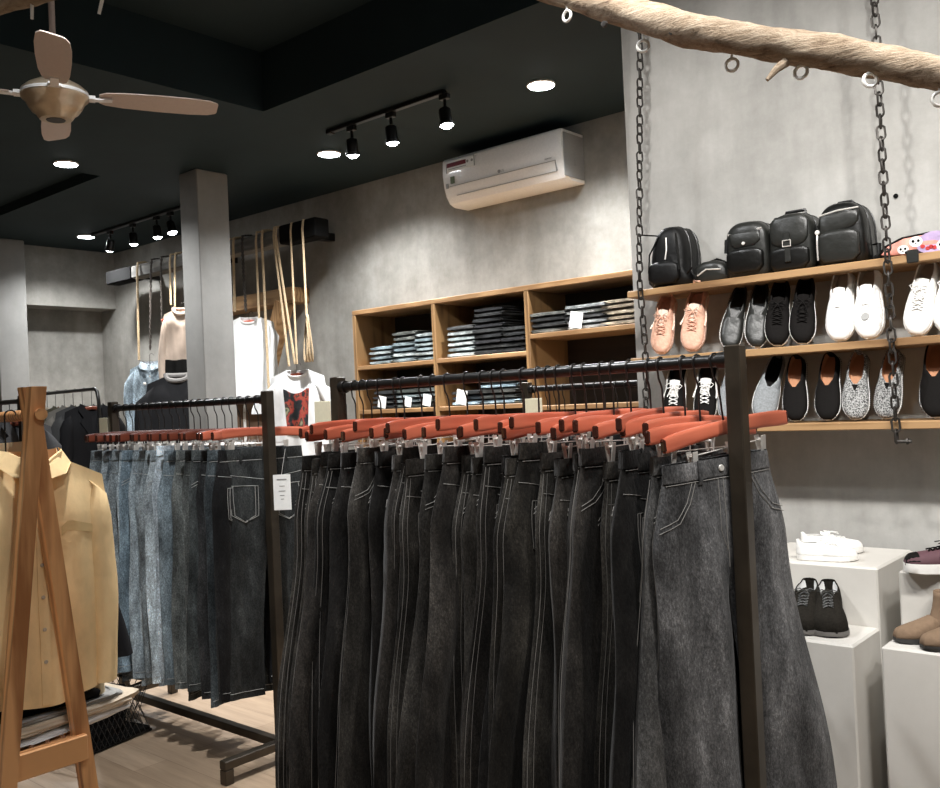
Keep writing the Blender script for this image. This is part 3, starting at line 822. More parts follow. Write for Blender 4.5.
    if side:
        for sg in (1, -1):
            m = MB(); pts = []
            for i in range(9):
                s = .12 + .5 * i / 8; pts.append((cx(s) + sg * (hw(s) * 1.0 + .002), s * L, sole_h + .012 + .012 * math.sin(i * .9)))
            m.tube(pts, .0035, 6, flat=.6); m.build('side_stripe', side, t)
    if patch: patchm(throat + .005, throat + .10, -.012, .012, patch, 'vamp_gusset', .001, 4)
    if heel_pull:
        m = MB(); m.tube([(cx(0) - .014, .02, hc), (cx(0) - .010, .0, hc + .032), (cx(0) + .010, .0, hc + .032), (cx(0) + .014, .02, hc)], .005, 6, flat=.5); m.build('heel_tab', heel_pull, t)
    if badge:
        q = surf(.72, .004, .0012); m = MB(); m.lathe([(0, .0015), (.014, .001), (.0145, -.001)], q, 14); m.build('round_print', badge, t)
        m = MB(); m.tube([q + Vector((0, -.014, .002)), q + Vector((-.013, -.034, .004)), q + Vector((-.009, -.045, .006)), q + Vector((0, -.040, .006)), q + Vector((.009, -.045, .006)), q + Vector((.013, -.034, .004)), q + Vector((0, -.014, .002))], .0007, 5); m.build('heart_print', m_grey, t)
    if shaft:
        m = MB(); rings = []
        for k in range(8):
            f = k / 7; z = .05 + (shaft - .05) * f; cy = .070 - .006 * f; ry = .062 - .014 * math.sin(f * PI * .8) * .6 - .006 * f; rx = .040 - .008 * math.sin(PI * f) + .002 * f
            rings.append([(rx * math.cos(a), cy + ry * math.sin(a) * (1 if math.sin(a) < 0 else 1.1 - .25 * f), z) for a in [2 * PI * i / 24 for i in range(24)]])
        m.loft(rings, True); o = m.build('shaft', m_up, t, auto=70); sd = o.modifiers.new('thickness', 'SOLIDIFY'); sd.thickness = .004
        rings = [[(p_[0] * .9, (p_[1] - .07) * .9 + .07, p_[2] + .0) for p_ in rings[j]] for j in (7, 3, 0)]
        MB().loft(rings, True, False, True).build('shaft_lining', m_lin, t)
    return t
def drop(root):
    for c_ in kids(root):
        for g in kids(c_): bpy.data.objects.remove(g)
        bpy.data.objects.remove(c_)
    bpy.data.objects.remove(root)
PR = {
 'blush': shoe_proto('sneaker', L=.262, m_up=m_shpink, m_sole=simple('blush_sole', (.75, .52, .42), .6), m_lin=m_shpink, laces=m_shpink, tongue=m_shpale, toecap=None, heel_pull=m_shpink, hc=.07, hi=.06, side=m_shpale),
 'bslip': shoe_proto('slip_on_shoe', L=.258, W=.043, m_up=m_leathg, m_sole=m_shwhite, m_lin=m_leather, dotted=m_rubberb, sole_h=.018, throat=.52, hi=.045, toe=.034),
 'blace': shoe_proto('sneaker', L=.258, W=.046, m_up=m_shblack, m_sole=m_shwhite, m_lin=m_shblack, laces=m_shblack, tongue=m_shblack, sole_h=.018),
 'white': shoe_proto('slip_on_shoe', L=.268, W=.050, m_up=m_shwhite, m_sole=m_rubber, m_lin=m_cream, throat=.44, sole_h=.022, tongue=m_shwhite),
 'whiteb': shoe_proto('slip_on_shoe', L=.268, W=.050, m_up=m_shwhite, m_sole=m_rubber, m_lin=m_cream, throat=.44, sole_h=.022, badge=m_grey, tongue=m_shwhite),
 'wlace': shoe_proto('sneaker', L=.27, W=.047, m_up=m_shwhite, m_sole=m_rubber, m_lin=m_cream, laces=m_shwhite, tongue=m_shwhite, throat=.44, heel_pull=m_shwhite),
 'skate': shoe_proto('sneaker', L=.25, W=.044, m_up=m_shblack, m_sole=m_rubber, m_lin=m_leathg, laces=m_shwhite, tongue=m_shwhite, side=m_shwhite, sole_h=.024),
 'gslip': shoe_proto('slip_on_shoe', L=.262, W=.047, m_up=m_shgrey, m_sole=m_shwhite, m_lin=m_shblack, throat=.52, sole_h=.02),
 'esp': shoe_proto('espadrille', L=.248, W=.045, m_up=m_shblack, m_sole=m_shwhite, m_lin=m_tan, throat=.5, sole_h=.014, hi=.042, toe=.032, hc=.05, dotted=m_rubberb),
 'tweed': shoe_proto('espadrille', L=.248, W=.045, m_up=m_speck, m_sole=m_shwhite, m_lin=m_tan, throat=.5, sole_h=.014, hi=.042, toe=.032, hc=.05, dotted=m_rubberb, patch=m_shblack),
 'chukka': shoe_proto('ankle_boot', L=.24, W=.062, m_up=m_suede, m_sole=simple('grey_rubber', (.14, .13, .12), .6), m_lin=m_paper, laces=m_leathg, tongue=m_suede, hc=.145, hi=.118, toe=.068, throat=.44, sole_h=.02),
 'chelsea': shoe_proto('ankle_boot', L=.25, W=.047, m_up=m_brownsuede, m_sole=m_rubberb, m_lin=m_leathg, hc=.075, hi=.085, toe=.05, throat=.5, sole_h=.018, shaft=.165),
 'run': shoe_proto('sneaker', L=.25, W=.045, m_up=m_purple, m_sole=m_rubber, m_lin=m_shblack, laces=m_shblack, tongue=m_shblack, toecap=m_shblack, side=m_shblack, sole_h=.032, hc=.085, hi=.082, toe=.06, heel_pull=m_shblack),
 'wpair': shoe_proto('sneaker', L=.25, W=.047, m_up=m_shwhite, m_sole=m_rubber, m_lin=m_shwhite, laces=m_shwhite, tongue=m_shwhite, hc=.075, hi=.075, toe=.052),
}
def lean_shoe(key, px, zs, lab, tilt=0, lean=19, twist=0, grp=None, s=1.0):
    s *= .94; lean = 19; tilt += 3
    """a shoe standing on its toe on a shelf, sole against the wall, opening to the room"""
    L = .262
    B = Matrix(((-1, 0, 0), (0, 0, -1), (0, -1, 0)))          # x->-X, y->-Z, z->-Y
    Rm = Matrix.Rotation(R_(twist), 3, 'Z') @ Matrix.Rotation(R_(tilt), 3, 'Y') @ Matrix.Rotation(R_(-lean), 3, 'X') @ B
    yy = YS + .055; q = atY(px, 350, yy)
    o = dup(PR[key], label=lab, group=grp)
    Lk = {'bslip': .258, 'blace': .258, 'esp': .248, 'tweed': .248, 'skate': .25}.get(key, .266)
    toe = Rm @ Vector((0, Lk * s, 0))
    loc = Vector((q.x, yy, zs + .002)) - toe
    m = Rm.to_4x4() @ Matrix.Scale(s, 4); m.translation = loc
    o.matrix_world = m
SM = SH[1]; SL = SH[2]
lean_shoe('blush', 661, SM, 'blush pink laced sneaker, left of its pair, under the leftmost backpack', tilt=4, s=.97, twist=12, lean=13)
lean_shoe('blush', 692, SM, 'blush pink laced sneaker, right of its pair, larger in view', tilt=4, twist=12, s=1.02, lean=13)
lean_shoe('bslip', 729, SM, 'black leather slip-on behind the rack post, left of its pair', tilt=10, twist=22)
lean_shoe('bslip', 756, SM, 'black leather slip-on with white sole beside black laced sneakers', tilt=5, twist=24)
lean_shoe('blace', 778, SM, 'black laced sneaker with white sole, left of its pair', tilt=2, twist=16)
lean_shoe('blace', 803, SM, 'black laced sneaker with white sole, right of its pair', tilt=2, twist=16)
lean_shoe('white', 842, SM, 'plain white slip-on shoe left of the one with a heart print', tilt=-2)
lean_shoe('whiteb', 872, SM, 'white slip-on shoe with a heart and dark round print', tilt=-5)
lean_shoe('wlace', 918, SM, 'white sneaker right of the right chain with dark lace tab', tilt=6)
lean_shoe('wlace', 950, SM, 'white sneaker cut off by the right edge of the photo', tilt=2)
lean_shoe('skate', 671, SL, 'black and white laced skate shoe behind the rail, left of its pair', tilt=2, twist=16)
lean_shoe('skate', 702, SL, 'black and white laced skate shoe behind the rail, right of its pair', tilt=2, twist=18)
lean_shoe('gslip', 725, SL, 'grey canvas slip-on mostly hidden behind the near rack post', tilt=6, twist=15)
lean_shoe('gslip', 758, SL, 'grey canvas slip-on with black lining just right of the rack post', tilt=13, twist=20)
lean_shoe('esp', 793, SL, 'black espadrille with tan insole, left of its pair', tilt=-2, twist=10)
lean_shoe('esp', 825, SL, 'black espadrille with tan insole beside the speckled pair', tilt=-1, twist=5)
lean_shoe('tweed', 853, SL, 'speckled grey espadrille, left of its pair', tilt=0, twist=8)
lean_shoe('tweed', 884, SL, 'speckled grey espadrille next to the right chain', tilt=2, twist=0)
lean_shoe('esp', 934, SL, 'black espadrille at the right edge of the photo, lowest shelf', tilt=-3, twist=0, s=1.1)

# ------------------------------------------------------------------ plinths with shoes
def plinth(x0, x1, y0, y1, y2, zl, zh, lab, lab2):
    tag(MB().rbox((x0, y0, 0), (x1, y1, zl), .006).build('display_plinth', m_plinth, smooth=False), lab, 'plinth')
    tag(MB().rbox((x0, y1 + .001, 0), (x1, y2, zh), .006).build('display_plinth', m_plinth, smooth=False), lab2, 'plinth')
ZL, ZH = .72, .90
pa = atZ(853, 646, ZL); pb = atZ(873, 568, ZH); pc = atZ(893, 551, ZH); pd = atZ(879, 646, ZL); pe = atZ(899, 571, ZH)
plinth(pa.x - .42, pa.x, pa.y, pb.y, pc.y + .05, ZL, ZH, 'pale plaster plinth carrying the dark lace-up ankle boots', 'taller pale plaster plinth carrying the white sneakers')
plinth(pd.x + .005, pd.x + .45, pd.y, pe.y, pc.y + .05, ZL, ZH, 'pale plaster plinth at right edge carrying the taupe boots', 'taller pale plinth at right edge carrying the plum sneaker')
def put(key, px, py, z, rz, lab, s=1.0, cy=.12):
    q = atZ(px, py, z); o = dup(PR[key], label=lab)
    m = Matrix.Rotation(rz, 4, 'Z') @ Matrix.Scale(s, 4)
    c0 = Vector((q.x, q.y, z + .001)) - m.to_3x3() @ Vector((0, cy, 0)); m.translation = c0
    o.matrix_world = m
put('chukka', 831, 630, ZL, R_(200), 'dark suede lace-up ankle boot, right of its pair, toe forward', .86, .118)
put('chukka', 807, 628, ZL, R_(192), 'dark suede lace-up ankle boot, left of its pair beside the jeans', .86, .118)
put('wpair', 826, 560, ZH, R_(-75), 'white sneaker in front of its pair on the taller plinth', .74)
put('wpair', 831, 552.5, ZH, R_(-66), 'white sneaker behind its twin on the taller plinth', .78)
put('run', 950, 573, ZH, R_(118), 'plum and black running sneaker with thick white sole', .95)
put('chelsea', 933, 641, ZL, R_(130), 'taupe suede pull-on ankle boot, left of its pair', .84)
put('chelsea', 960, 648, ZL, R_(134), 'taupe suede pull-on ankle boot cut by the right edge', .84)
for k in list(PR): drop(PR[k])

# ------------------------------------------------------------------ bags on the top shelf
def puffm(mb, out, y0, D, bulge=.15, cyo=0, n=1):
    cx_ = sum(p[0] for p in out) / len(out); cz = sum(p[1] for p in out) / len(out)
    def R(k, y): return [(cx_ + (a - cx_) * k, y, cz + (b - cz) * k) for a, b in out]
    rings = [R(.90, y0), R(.97, y0 - D * .06), R(1, y0 - D * .18), R(1, y0 - D * .75), R(.96, y0 - D * .90), R(.86, y0 - D), R(.55, y0 - D * (1 + bulge)), R(.2, y0 - D * (1 + bulge * 1.3))]
    return mb.loft(rings, True, True, True)
def arch(W, Hh, top=.5, n=10, base=.02, taper=1.0, sk=0):
    """outline, flat base, rounded top; taper = top width / base width"""
    o = [(-W / 2 + base, 0), (W / 2 - base, 0), (W / 2, base)]
    zs = Hh * (1 - top); Wt = W / 2 * taper
    for i in range(n + 1):
        a = PI / 2 * i / n; o.append((Wt * abs(math.cos(a)) ** .75 + sk * math.sin(a), zs + (Hh - zs) * math.sin(a) ** .75))
    for i in range(n - 1, -1, -1):
        a = PI / 2 * i / n; o.append((-Wt * abs(math.cos(a)) ** .75 + sk * math.sin(a), zs + (Hh - zs) * math.sin(a) ** .75))
    o.append((-W / 2, base)); return o
ZT = SH[0] + .001
def bag(pxl, pxr, pytop, lab, D=.12, style='flap', body=m_leather, rz=0, top=.5, taper=.95, sk=0, name='backpack', Yb=3.33):
    yf = Yb - D; a = atY(pxl, 260, yf); b = atY(pxr, 260, yf); xm = (a.x + b.x) / 2; W = b.x - a.x; Hh = atY((pxl + pxr) / 2, pytop, yf + D * .4).z - ZT
    t = thing(name, lab, 'bag', (xm, Yb, ZT), rz)
    puffm(MB(), arch(W, Hh, top, taper=taper, sk=sk), 0, D, .06).build('bag_body', body, t, auto=70)
    yfz = -D * 1.03
    out = arch(W, Hh, top, taper=taper, sk=sk)
    def piping(k, y, nm='piping', r=.003, mat=m_leather):
        cz = Hh * .48
        MB().tube([(p[0] * k, y, cz + (p[1] - cz) * k) for p in out], r, 6, closed=True).build(nm, mat, t)
    piping(1.0, -D * .62); piping(1.0, -D * .2)
    if style == 'flap':
        m = MB(); puffm(m, [(p[0], p[1] + Hh * .10) for p in arch(W * .80, Hh * .42, .3)], yfz * .93, .028, .15); m.build('front_pocket', m_leather, t)
        m = MB(); puffm(m, [(-W * .34, Hh * .80), (-W * .30, Hh * .60), (-W * .22, Hh * .53), (W * .22, Hh * .55), (W * .34, Hh * .63), (W * .34, Hh * .80)], yfz * .93, .018, .2); f = m.build('pocket_flap', m_leathg, t)
        MB().lathe([(0, .004), (.006, .003), (.0065, 0)], (0, yfz * .93 - .022, Hh * .60), 12, Matrix.Rotation(R_(90), 3, 'X')).build('snap_button', m_chrome, f)
        MB().tube([(-W * .38, yfz * .99, Hh * .79), (W * .38, yfz * .99, Hh * .83)], .003, 6).build('zipper', m_chrome, t)
        MB().beam((-W * .42, yfz * .97, Hh * .72), (-W * .44, yfz * .99, Hh * .48), .012, .006, up=(0, 1, 0)).build('side_strap', m_leather, t)
    if style == 'buckle':
        m = MB(); puffm(m, [(p[0], p[1] + Hh * .42) for p in [(q[0], Hh * .52 - q[1]) for q in arch(W * .82, Hh * .52, .45)]], yfz * .92, .02, .25); m.build('top_flap', m_leathg, t)
        MB().rbox((-.010, yfz * .93 - .034, Hh * .16), (.010, yfz * .93 - .026, Hh * .66), .002).build('buckle_strap', m_leathg, t)
        MB().tube([(-.014, yfz * .93 - .036, Hh * .42), (.014, yfz * .93 - .036, Hh * .42), (.014, yfz * .93 - .036, Hh * .52), (-.014, yfz * .93 - .036, Hh * .52)], .0022, 6, closed=True).build('buckle', m_chrome, t)
        m = MB(); puffm(m, [(p[0], p[1] + Hh * .05) for p in arch(W * .84, Hh * .38, .3)], yfz * .95, .022, .15); m.build('front_pocket', m_leather, t)
        MB().tube([(-W * .22, -D * .5, Hh * .97), (-W * .2, -D * .5, Hh * 1.06), (W * .22, -D * .5, Hh * 1.06), (W * .24, -D * .5, Hh * .96)], .006, 8).build('top_handle', m_leather, t)
    if style == 'pocket':
        m = MB(); puffm(m, [(p[0], p[1] + Hh * .05) for p in arch(W * .76, Hh * .50, .25)], yfz * .95, .028, .12); m.build('front_pocket', m_leathg, t)
        m = MB(); puffm(m, [(-W * .36, Hh * .80), (-W * .36, Hh * .50), (-W * .30, Hh * .47), (W * .28, Hh * .58), (W * .37, Hh * .66), (W * .37, Hh * .83)], yfz * .93, .02, .1); m.build('pocket_flap', m_leathg, t)
        MB().tube([(-W * .38, yfz * 1.0, Hh * .81), (0, yfz * 1.05, Hh * .85), (W * .38, yfz, Hh * .86)], .003, 6).build('zipper', m_chrome, t)
        MB().tube([(-W * .43, yfz * .98, Hh * .55), (-W * .43, yfz * 1.02, Hh * .38), (-W * .43, yfz, Hh * .12)], .003, 6).build('zipper', m_chrome, t)
        MB().lathe([(0, .004), (.008, .003), (.009, 0)], (-W * .42, yfz * 1.0, Hh * .56), 10, Matrix.Rotation(R_(90), 3, 'X')).build('zip_puller', m_chrome, t)
        MB().tube([(-W * .2, -D * .5, Hh * .96), (-W * .12, -D * .5, Hh * 1.03), (W * .12, -D * .5, Hh * 1.03), (W * .2, -D * .5, Hh * .96)], .006, 8).build('top_handle', m_leather, t)
        MB().tube([(W * .5, -D * .5, Hh * .3), (W * .62, -D * .55, Hh * .30), (W * .62, -D * .6, Hh * .12), (W * .55, -D * .8, .01)], .009, 8, flat=.4).build('shoulder_strap', m_nylon, t)
    if style == 'soft':
        MB().tube([(W * .05, -D * 1.06, Hh * .80), (W * .06, -D * 1.1, Hh * .6), (W * .02, -D * 1.1, Hh * .45)], .003, 6).build('zipper', m_chrome, t)
        m = MB(); puffm(m, [(p[0] - W * .03, p[1] + Hh * .06) for p in arch(W * .70, Hh * .36, .4)], yfz * .95, .03, .2); m.build('front_pocket', m_nylon, t)
        for k in (-1, 1): MB().tube([(k * W * .2 + .01, -D, Hh * .85), (k * W * .33, -D * 1.13, Hh * .55), (k * W * .36, -D * 1.15, Hh * .25)], .008, 8, flat=.4).build('shoulder_strap', m_leather, t)
        MB().tube([(W * .36, -D * .9, Hh * .15), (W * .55, -D * .9, Hh * .28), (W * .60, -D * .9, .02)], .008, 8, flat=.4).build('side_buckle_strap', m_leather, t)
        MB().tube([(W * .0, -D * .5, Hh * .97), (-W * .3, -D * .6, Hh * .9), (-W * .62, -D * 1.0, Hh * .93)], .003, 6).build('hang_cord', m_wire, t)
    if style == 'pouch':
        MB().tube([(-W * .28, -D * 1.07, Hh * .40), (-W * .05, -D * 1.1, Hh * .62), (W * .30, -D * 1.05, Hh * .56)], .003, 6).build('zipper', m_chrome, t)
        MB().tube([(-W * .5, -D * .5, .01), (-W * .3, -D * .6, Hh * .9), (W * .1, -D * .6, Hh * 1.08), (W * .52, -D * .6, Hh * .7)], .008, 8, flat=.5).build('carry_strap', m_leather, t)
    return t
bag(645, 688, 229, 'slumped black nylon backpack at the left end of the top shelf', D=.15, style='soft', body=m_nylon, top=.75, taper=.82, sk=.012)
bag(689, 729, 262, 'small flat black pouch lying between two backpacks', D=.10, style='pouch', top=.8, taper=.9, name='pouch', body=m_leathg)
bag(724, 769, 223, 'black backpack with a silver zip and snap flap pocket', D=.12, style='flap', body=m_leathg, top=.35)
bag(768, 814, 215, 'black backpack with a centre buckle strap', D=.13, style='buckle', body=m_leathg, top=.3)
bag(815, 868, 204, 'largest black leather backpack with rounded top, beside the right chain', D=.14, style='pocket', top=.55)
def skullbag():
    D = .07; Yb = 3.30; yf = Yb - D
    a = atY(874, 250, yf).x; W = .34; Hh = atY(925, 233, yf).z - ZT
    t = thing('belt_bag', 'belt bag printed with pale skulls and roses on pink', 'bag', (a + W / 2, Yb, ZT))
    out = [(-W / 2, Hh * .15), (-W * .3, 0), (W * .3, 0), (W / 2, Hh * .15), (W * .42, Hh * .66), (W * .25, Hh * .93), (0, Hh), (-W * .25, Hh * .93), (-W * .42, Hh * .62)]
    puffm(MB(), out, 0, D, .1).build('bag_body', m_leather, t, auto=70)
    pnk = simple('print_rose', (.72, .30, .24), .5, var=.25, bscale=40); lil = simple('print_lilac', (.42, .32, .52), .5, var=.2, bscale=40); wht = m_paper
    m = MB(); puffm(m, [(p[0] * .86, Hh * .16 + p[1] * .76) for p in out], -D * .98, .012, .3); f = m.build('printed_panel', pnk, t)
    yz = -D * .98 - .0165
    def disc(x, z, rx, rz, mat, nm, k=0):
        m = MB(); pts = [(x + rx * math.cos(q), yz - k * .0012, z + rz * math.sin(q)) for q in [2 * PI * i / 18 for i in range(18)]]
        m.loft([[(p[0], p[1] + .004, p[2]) for p in pts], pts], True, True, True); m.build(nm, mat, f)
    disc(W * .06, Hh * .5, .055, .038, lil, 'lilac_patch'); disc(W * .3, Hh * .5, .03, .03, lil, 'lilac_patch')
    for x, z, r in ((-.035, .065, .020), (.045, .036, .020), (.085, .068, .018), (-.075, .038, .017)):
        z = z * Hh / .10
        disc(x, z, r, r * .85, wht, 'skull_print', 1)
        for e in (-1, 1): disc(x + e * r * .4, z + r * .1, r * .22, r * .24, m_dark, 'skull_eye', 2)
        disc(x, z - r * .3, r * .1, r * .14, m_dark, 'skull_nose', 2)
    for x, z in ((.01, .035), (.0, .03), (-.015, .04), (.02, .03)):
        disc(x, z * Hh / .1, .007, .006, simple('print_red', (.45, .03, .03), .5), 'rose_print', 2)
    MB().tube([(p[0] * .97, -D * .9, p[1] * .97 + .002) for p in out], .004, 6, closed=True).build('piping', m_leather, t)
    MB().tube([(-W / 2, -D * .6, Hh * .2), (-W * .56, -D * .7, Hh * .18), (-W * .60, -D * .9, .012)], .012, 8, flat=.35).build('waist_strap', m_nylon, t)
    b = MB(); b.rbox((-W * .12, YS - Yb - .010, -.030), (-W * .12 + .035, YS - Yb - .001, .012), .003); b.build('hanging_buckle', m_leathg, t, smooth=False)
    MB().rbox((-W * .15 + .005, YS - Yb - .008, .0005), (-W * .15 + .04, -.03, .010), .002).build('buckle_strap', m_nylon, t, smooth=False)
skullbag()
o = MB().lathe([(0, 0), (.008, 0), (.008, -.004), (0, -.006)], atY(896, 196, YR - .001), 12, Matrix.Rotation(R_(-90), 3, 'X')).build('wall_plug', m_dark)
tag(o, 'small black plug in the pale wall right of the chain', 'wall plug')

# ------------------------------------------------------------------ cubby shelves and folded jeans
YC_ = 4.32
cx_ = [atY(355, 350, YC_).x, atY(434.5, 350, YC_).x, atY(528, 350, YC_).x]
cx_.append(cx_[2] + (cx_[2] - cx_[1]) * 1.25)
ztop = zpx(440, 298, YC_)
CZ = [ztop - .02, zpx(440, 380, YC_), zpx(440, 407 + 6, YC_) - .09]
zA = zpx(400, 362.5, YC_); zA2 = zpx(480, 355, YC_); zR = zpx(575, 329.5, YC_); zB = zpx(480, 405, YC_)
cub = thing('cubby_shelf', 'tall brown wooden cubby shelves of folded jeans on the back wall', 'shelving unit', (cx_[0], YC_, 0))
W_ = cx_[3] - cx_[0]; x0_ = cx_[0]
def cb(name, lo, hi, mat): MB().rbox((lo[0] - x0_, lo[1] - YC_, lo[2]), (hi[0] - x0_, hi[1] - YC_, hi[2]), .003).build(name, mat, cub, smooth=False)
th = .032; YE = YB - .004
cb('top_board', (cx_[0] - th / 2, YC_, ztop - th), (cx_[3] + th / 2, YE, ztop), m_oak)
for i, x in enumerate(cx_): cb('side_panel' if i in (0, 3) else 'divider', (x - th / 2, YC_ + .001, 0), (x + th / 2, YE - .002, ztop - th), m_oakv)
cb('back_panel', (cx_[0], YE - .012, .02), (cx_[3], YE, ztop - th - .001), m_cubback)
SHZ = {}
for i in range(3):
    a, b = cx_[i] + th / 2, cx_[i + 1] - th / 2
    tops = ([zA, zB, zB - .33, zB - .66, .12] if i == 0 else [zA2, zB, zB - .33, zB - .66, .12]) if i < 2 else [zR, zR - .42, zR - .84, zR - 1.26, .12]
    SHZ[i] = tops
    for z in tops: cb('shelf_board', (a, YC_ + .002, z - .028), (b, YE - .012, z), m_oak)
def folded_mesh(seed, w=.24, d=.27, h=.042):
    r = random.Random(seed); m = MB(); rings = []
    n = 22
    for k in range(9):
        y = d * k / 8; e = 1 - .35 * (abs(k - 4) / 4) ** 6
        ring = []
        for j in range(n):
            a = 2 * PI * j / n
            cxx = math.copysign(abs(math.cos(a)) ** .35, math.cos(a)); szz = math.copysign(abs(math.sin(a)) ** .6, math.sin(a))
            notch = 1 - .22 * math.exp(-((math.sin(a)) / .22) ** 2) * (1 if abs(math.cos(a)) > .5 else 0)
            ring.append((w / 2 * cxx * (notch if True else 1) + .003 * math.sin(5 * a + seed), y - .012 * (math.cos(a * 2)) * (k == 0), h / 2 + h / 2 * szz * e * (1 + .08 * math.sin(4 * cxx + seed + k))))
        rings.append(ring)
    m.loft(rings, True, True, True)
    o = m.build('folded_jeans', m_denim, auto=70)
    # front fold line
    c = MB(); c.tube([(-w * .44, -.004, h * .52), (-w * .2, -.010, h * .47 + .002 * (seed % 3)), (w * .15, -.010, h * .55), (w * .44, -.004, h * .5)], .0022, 5)
    c.build('fold_edge', m_denim, o)
    return o
FP = [folded_mesh(i, h=hh) for i, hh in enumerate((.040, .040, .036))]
for f in FP: TREE[f.name] = [(c, []) for c in kids(f)]
LBL = [(.24, .285, .29), (.21, .26, .275), (.28, .31, .31), (.17, .22, .24)]
DRK = [(.02, .021, .022), (.03, .031, .031), (.016, .016, .018)]
MIX = [(.06, .07, .065), (.14, .17, .18), (.22, .26, .27), (.04, .045, .04)]
HK = .80
def stack(px, cell, lvl, cols, desc, w=.235, hs=None, paper=None):
    z = SHZ[cell][lvl]; q = atY(px, 360, YC_ + .02); h = hs or .04
    for i, cc in enumerate(cols):
        o = dup(FP[(i + int(px)) % 3], (q.x + rnd.uniform(-.007, .007), YC_ + .025 + rnd.uniform(0, .012), z + i * h * HK + .001), R_(rnd.uniform(-4, 4)),
                '%s folded jeans, %s from bottom, %s' % (cc[1], ORD[i], desc), 'folded jeans on the cubby shelves', cc[0])
        o.scale = (w / .24, 1, h * HK / .0405)
        if not any(c for c in TREE[FP[0].name]): pass
    if paper:
        i, dx, szx = paper
        o = MB().rbox((-szx / 2, -.002, 0), (szx / 2, 0, szx * 1.05), .0005).build('size_slip', m_paper, loc=(q.x + dx, YC_ + .006, z + .01), smooth=False)
        o.rotation_euler = (0, R_(12), 0); tag(o, 'white paper slip against the %s' % desc, 'paper slip')
def CL(n, pal_, nm): return [(pal_[i % len(pal_)], nm) for i in range(n)]
stack(380, 0, 0, CL(4, LBL, 'pale blue'), 'left stack, upper left cubby', .22)
stack(405, 0, 0, CL(4, LBL[1:], 'light blue') + [((.09, .095, .085), 'olive-dark')] * 2, 'middle stack, upper left cubby', .225, .044)
stack(425.5, 0, 0, CL(6, LBL[::-1], 'light blue'), 'right stack, upper left cubby', .19, .038)
stack(461, 1, 0, CL(5, [(.33, .36, .355), (.28, .32, .32)], 'pale grey-blue') + [((.06, .06, .06), 'dark')], 'left stack, upper middle cubby', .24, .042)
stack(489, 1, 0, CL(9, DRK, 'black'), 'tall stack, upper middle cubby', .24, .041)
stack(514, 1, 0, CL(5, DRK, 'black'), 'right stack, upper middle cubby', .20, .04)
stack(548, 2, 0, CL(4, [(.10, .10, .09), (.04, .04, .04), (.02, .02, .02)], 'dark grey'), 'left stack, right cubby', .28, .04)
stack(587, 2, 0, CL(5, [(.42, .43, .42), (.30, .31, .31), (.05, .05, .05)], 'mixed grey'), 'tagged stack, right cubby', .29, .036, (0, -.06, .085))
stack(622, 2, 0, CL(5, [(.36, .30, .22), (.31, .25, .18)], 'beige'), 'beige stack, right cubby', .26, .038)
stack(381, 0, 1, CL(4, DRK, 'black'), 'lower left cubby, left stack', .22, .04, (0, .0, .075))
stack(405, 0, 1, CL(4, MIX, 'grey mixed'), 'lower left cubby, middle stack', .22, .04, (0, .02, .06))
stack(426, 0, 1, CL(4, MIX[::-1], 'dark and pale'), 'lower left cubby, right stack', .19, .04, (0, .0, .07))
stack(464, 1, 1, CL(3, [(.22, .29, .34), (.04, .05, .06), (.02, .02, .02)], 'dusky blue'), 'lower middle cubby, left stack', .26, .04, (0, -.03, .085))
stack(496, 1, 1, CL(5, [(.24, .32, .37), (.06, .065, .06), (.05, .05, .045)], 'dark'), 'lower middle cubby, right stack', .29, .04)
for f in FP:
    for c in kids(f): bpy.data.objects.remove(c)
    bpy.data.objects.remove(f)

# ------------------------------------------------------------------ beam with ropes and display clothes
YBm = 4.40
bl = atY(112, 276, YBm); br_ = atY(322, 232, YBm)
bz = (bl.z + br_.z) / 2
t = thing('wall_beam', 'weathered grey beam on the back wall, wrapped with hanging ropes', 'beam', (bl.x, YBm, bz))
Lb = br_.x - bl.x
m_weather = wood('weathered_timber', (.20, .19, .17), (.09, .085, .075), 0, rough=.8)
MB().rbox((.45, -.06, -.055), (Lb - .42, .06, .055), .01).build('beam_timber', m_weather, t, smooth=False)
MB().rbox((Lb - .418, -.065, -.065), (Lb, .07, .075), .008).build('end_block', m_dark, t, smooth=False)
MB().rbox((0, -.065, -.06), (.448, .07, .06), .008).build('end_block', m_dark, t, smooth=False)
for x in (.3, Lb * .5, Lb - .25): MB().rbox((x - .03, .061, -.03), (x + .03, YB - YBm - .002, .03), .003).build('wall_bracket', m_black, t, smooth=False)
m_chainr = simple('dark_cord', (.06, .05, .042), .8, bmp=.8, bscale=150)
def twist(p0, p1, r, n=60, turns=40):
    p0, p1 = Vector(p0), Vector(p1); return [p0.lerp(p1, i / n) for i in range(n + 1)]
def rope(px0, px1, py1, lab, mat=m_rope, r=.009, nm='rope', hook=False, braid=False):
    a = atY(px0, 255, YBm - .075); e = atY(px1, py1, YBm - .16)
    x = a.x; top = bz + .068; 
    t = thing(nm, lab, nm.replace('_', ' '), (x, YBm, e.z))
    P = [(0, .078, bz - .03), (0, .078, bz), (0, .070, bz + .065), (0, 0, top + .012), (0, -.070, bz + .068), (0, -.08, bz)]
    P = [Vector(p) - Vector((0, 0, e.z)) for p in P]
    end = Vector((e.x - x, e.y - YBm, 0)); last = P[-1]
    P += [last.lerp(end, i / 8) for i in range(1, 9)]
    m = MB()
    if braid:
        for ph in (0, PI):
            Q = []; 
            for i in range(len(P) - 1):
                for k in range(6):
                    p = P[i].lerp(P[i + 1], k / 6); s_ = (i * 6 + k) * 1.1 + ph; Q.append(p + Vector((math.cos(s_) * r * .7, math.sin(s_) * r * .7, 0)))
            m.tube(Q, r * .62, 5)
    else: m.tube(P, r, 7)
    m.build('strand', mat, t)
    return t, e
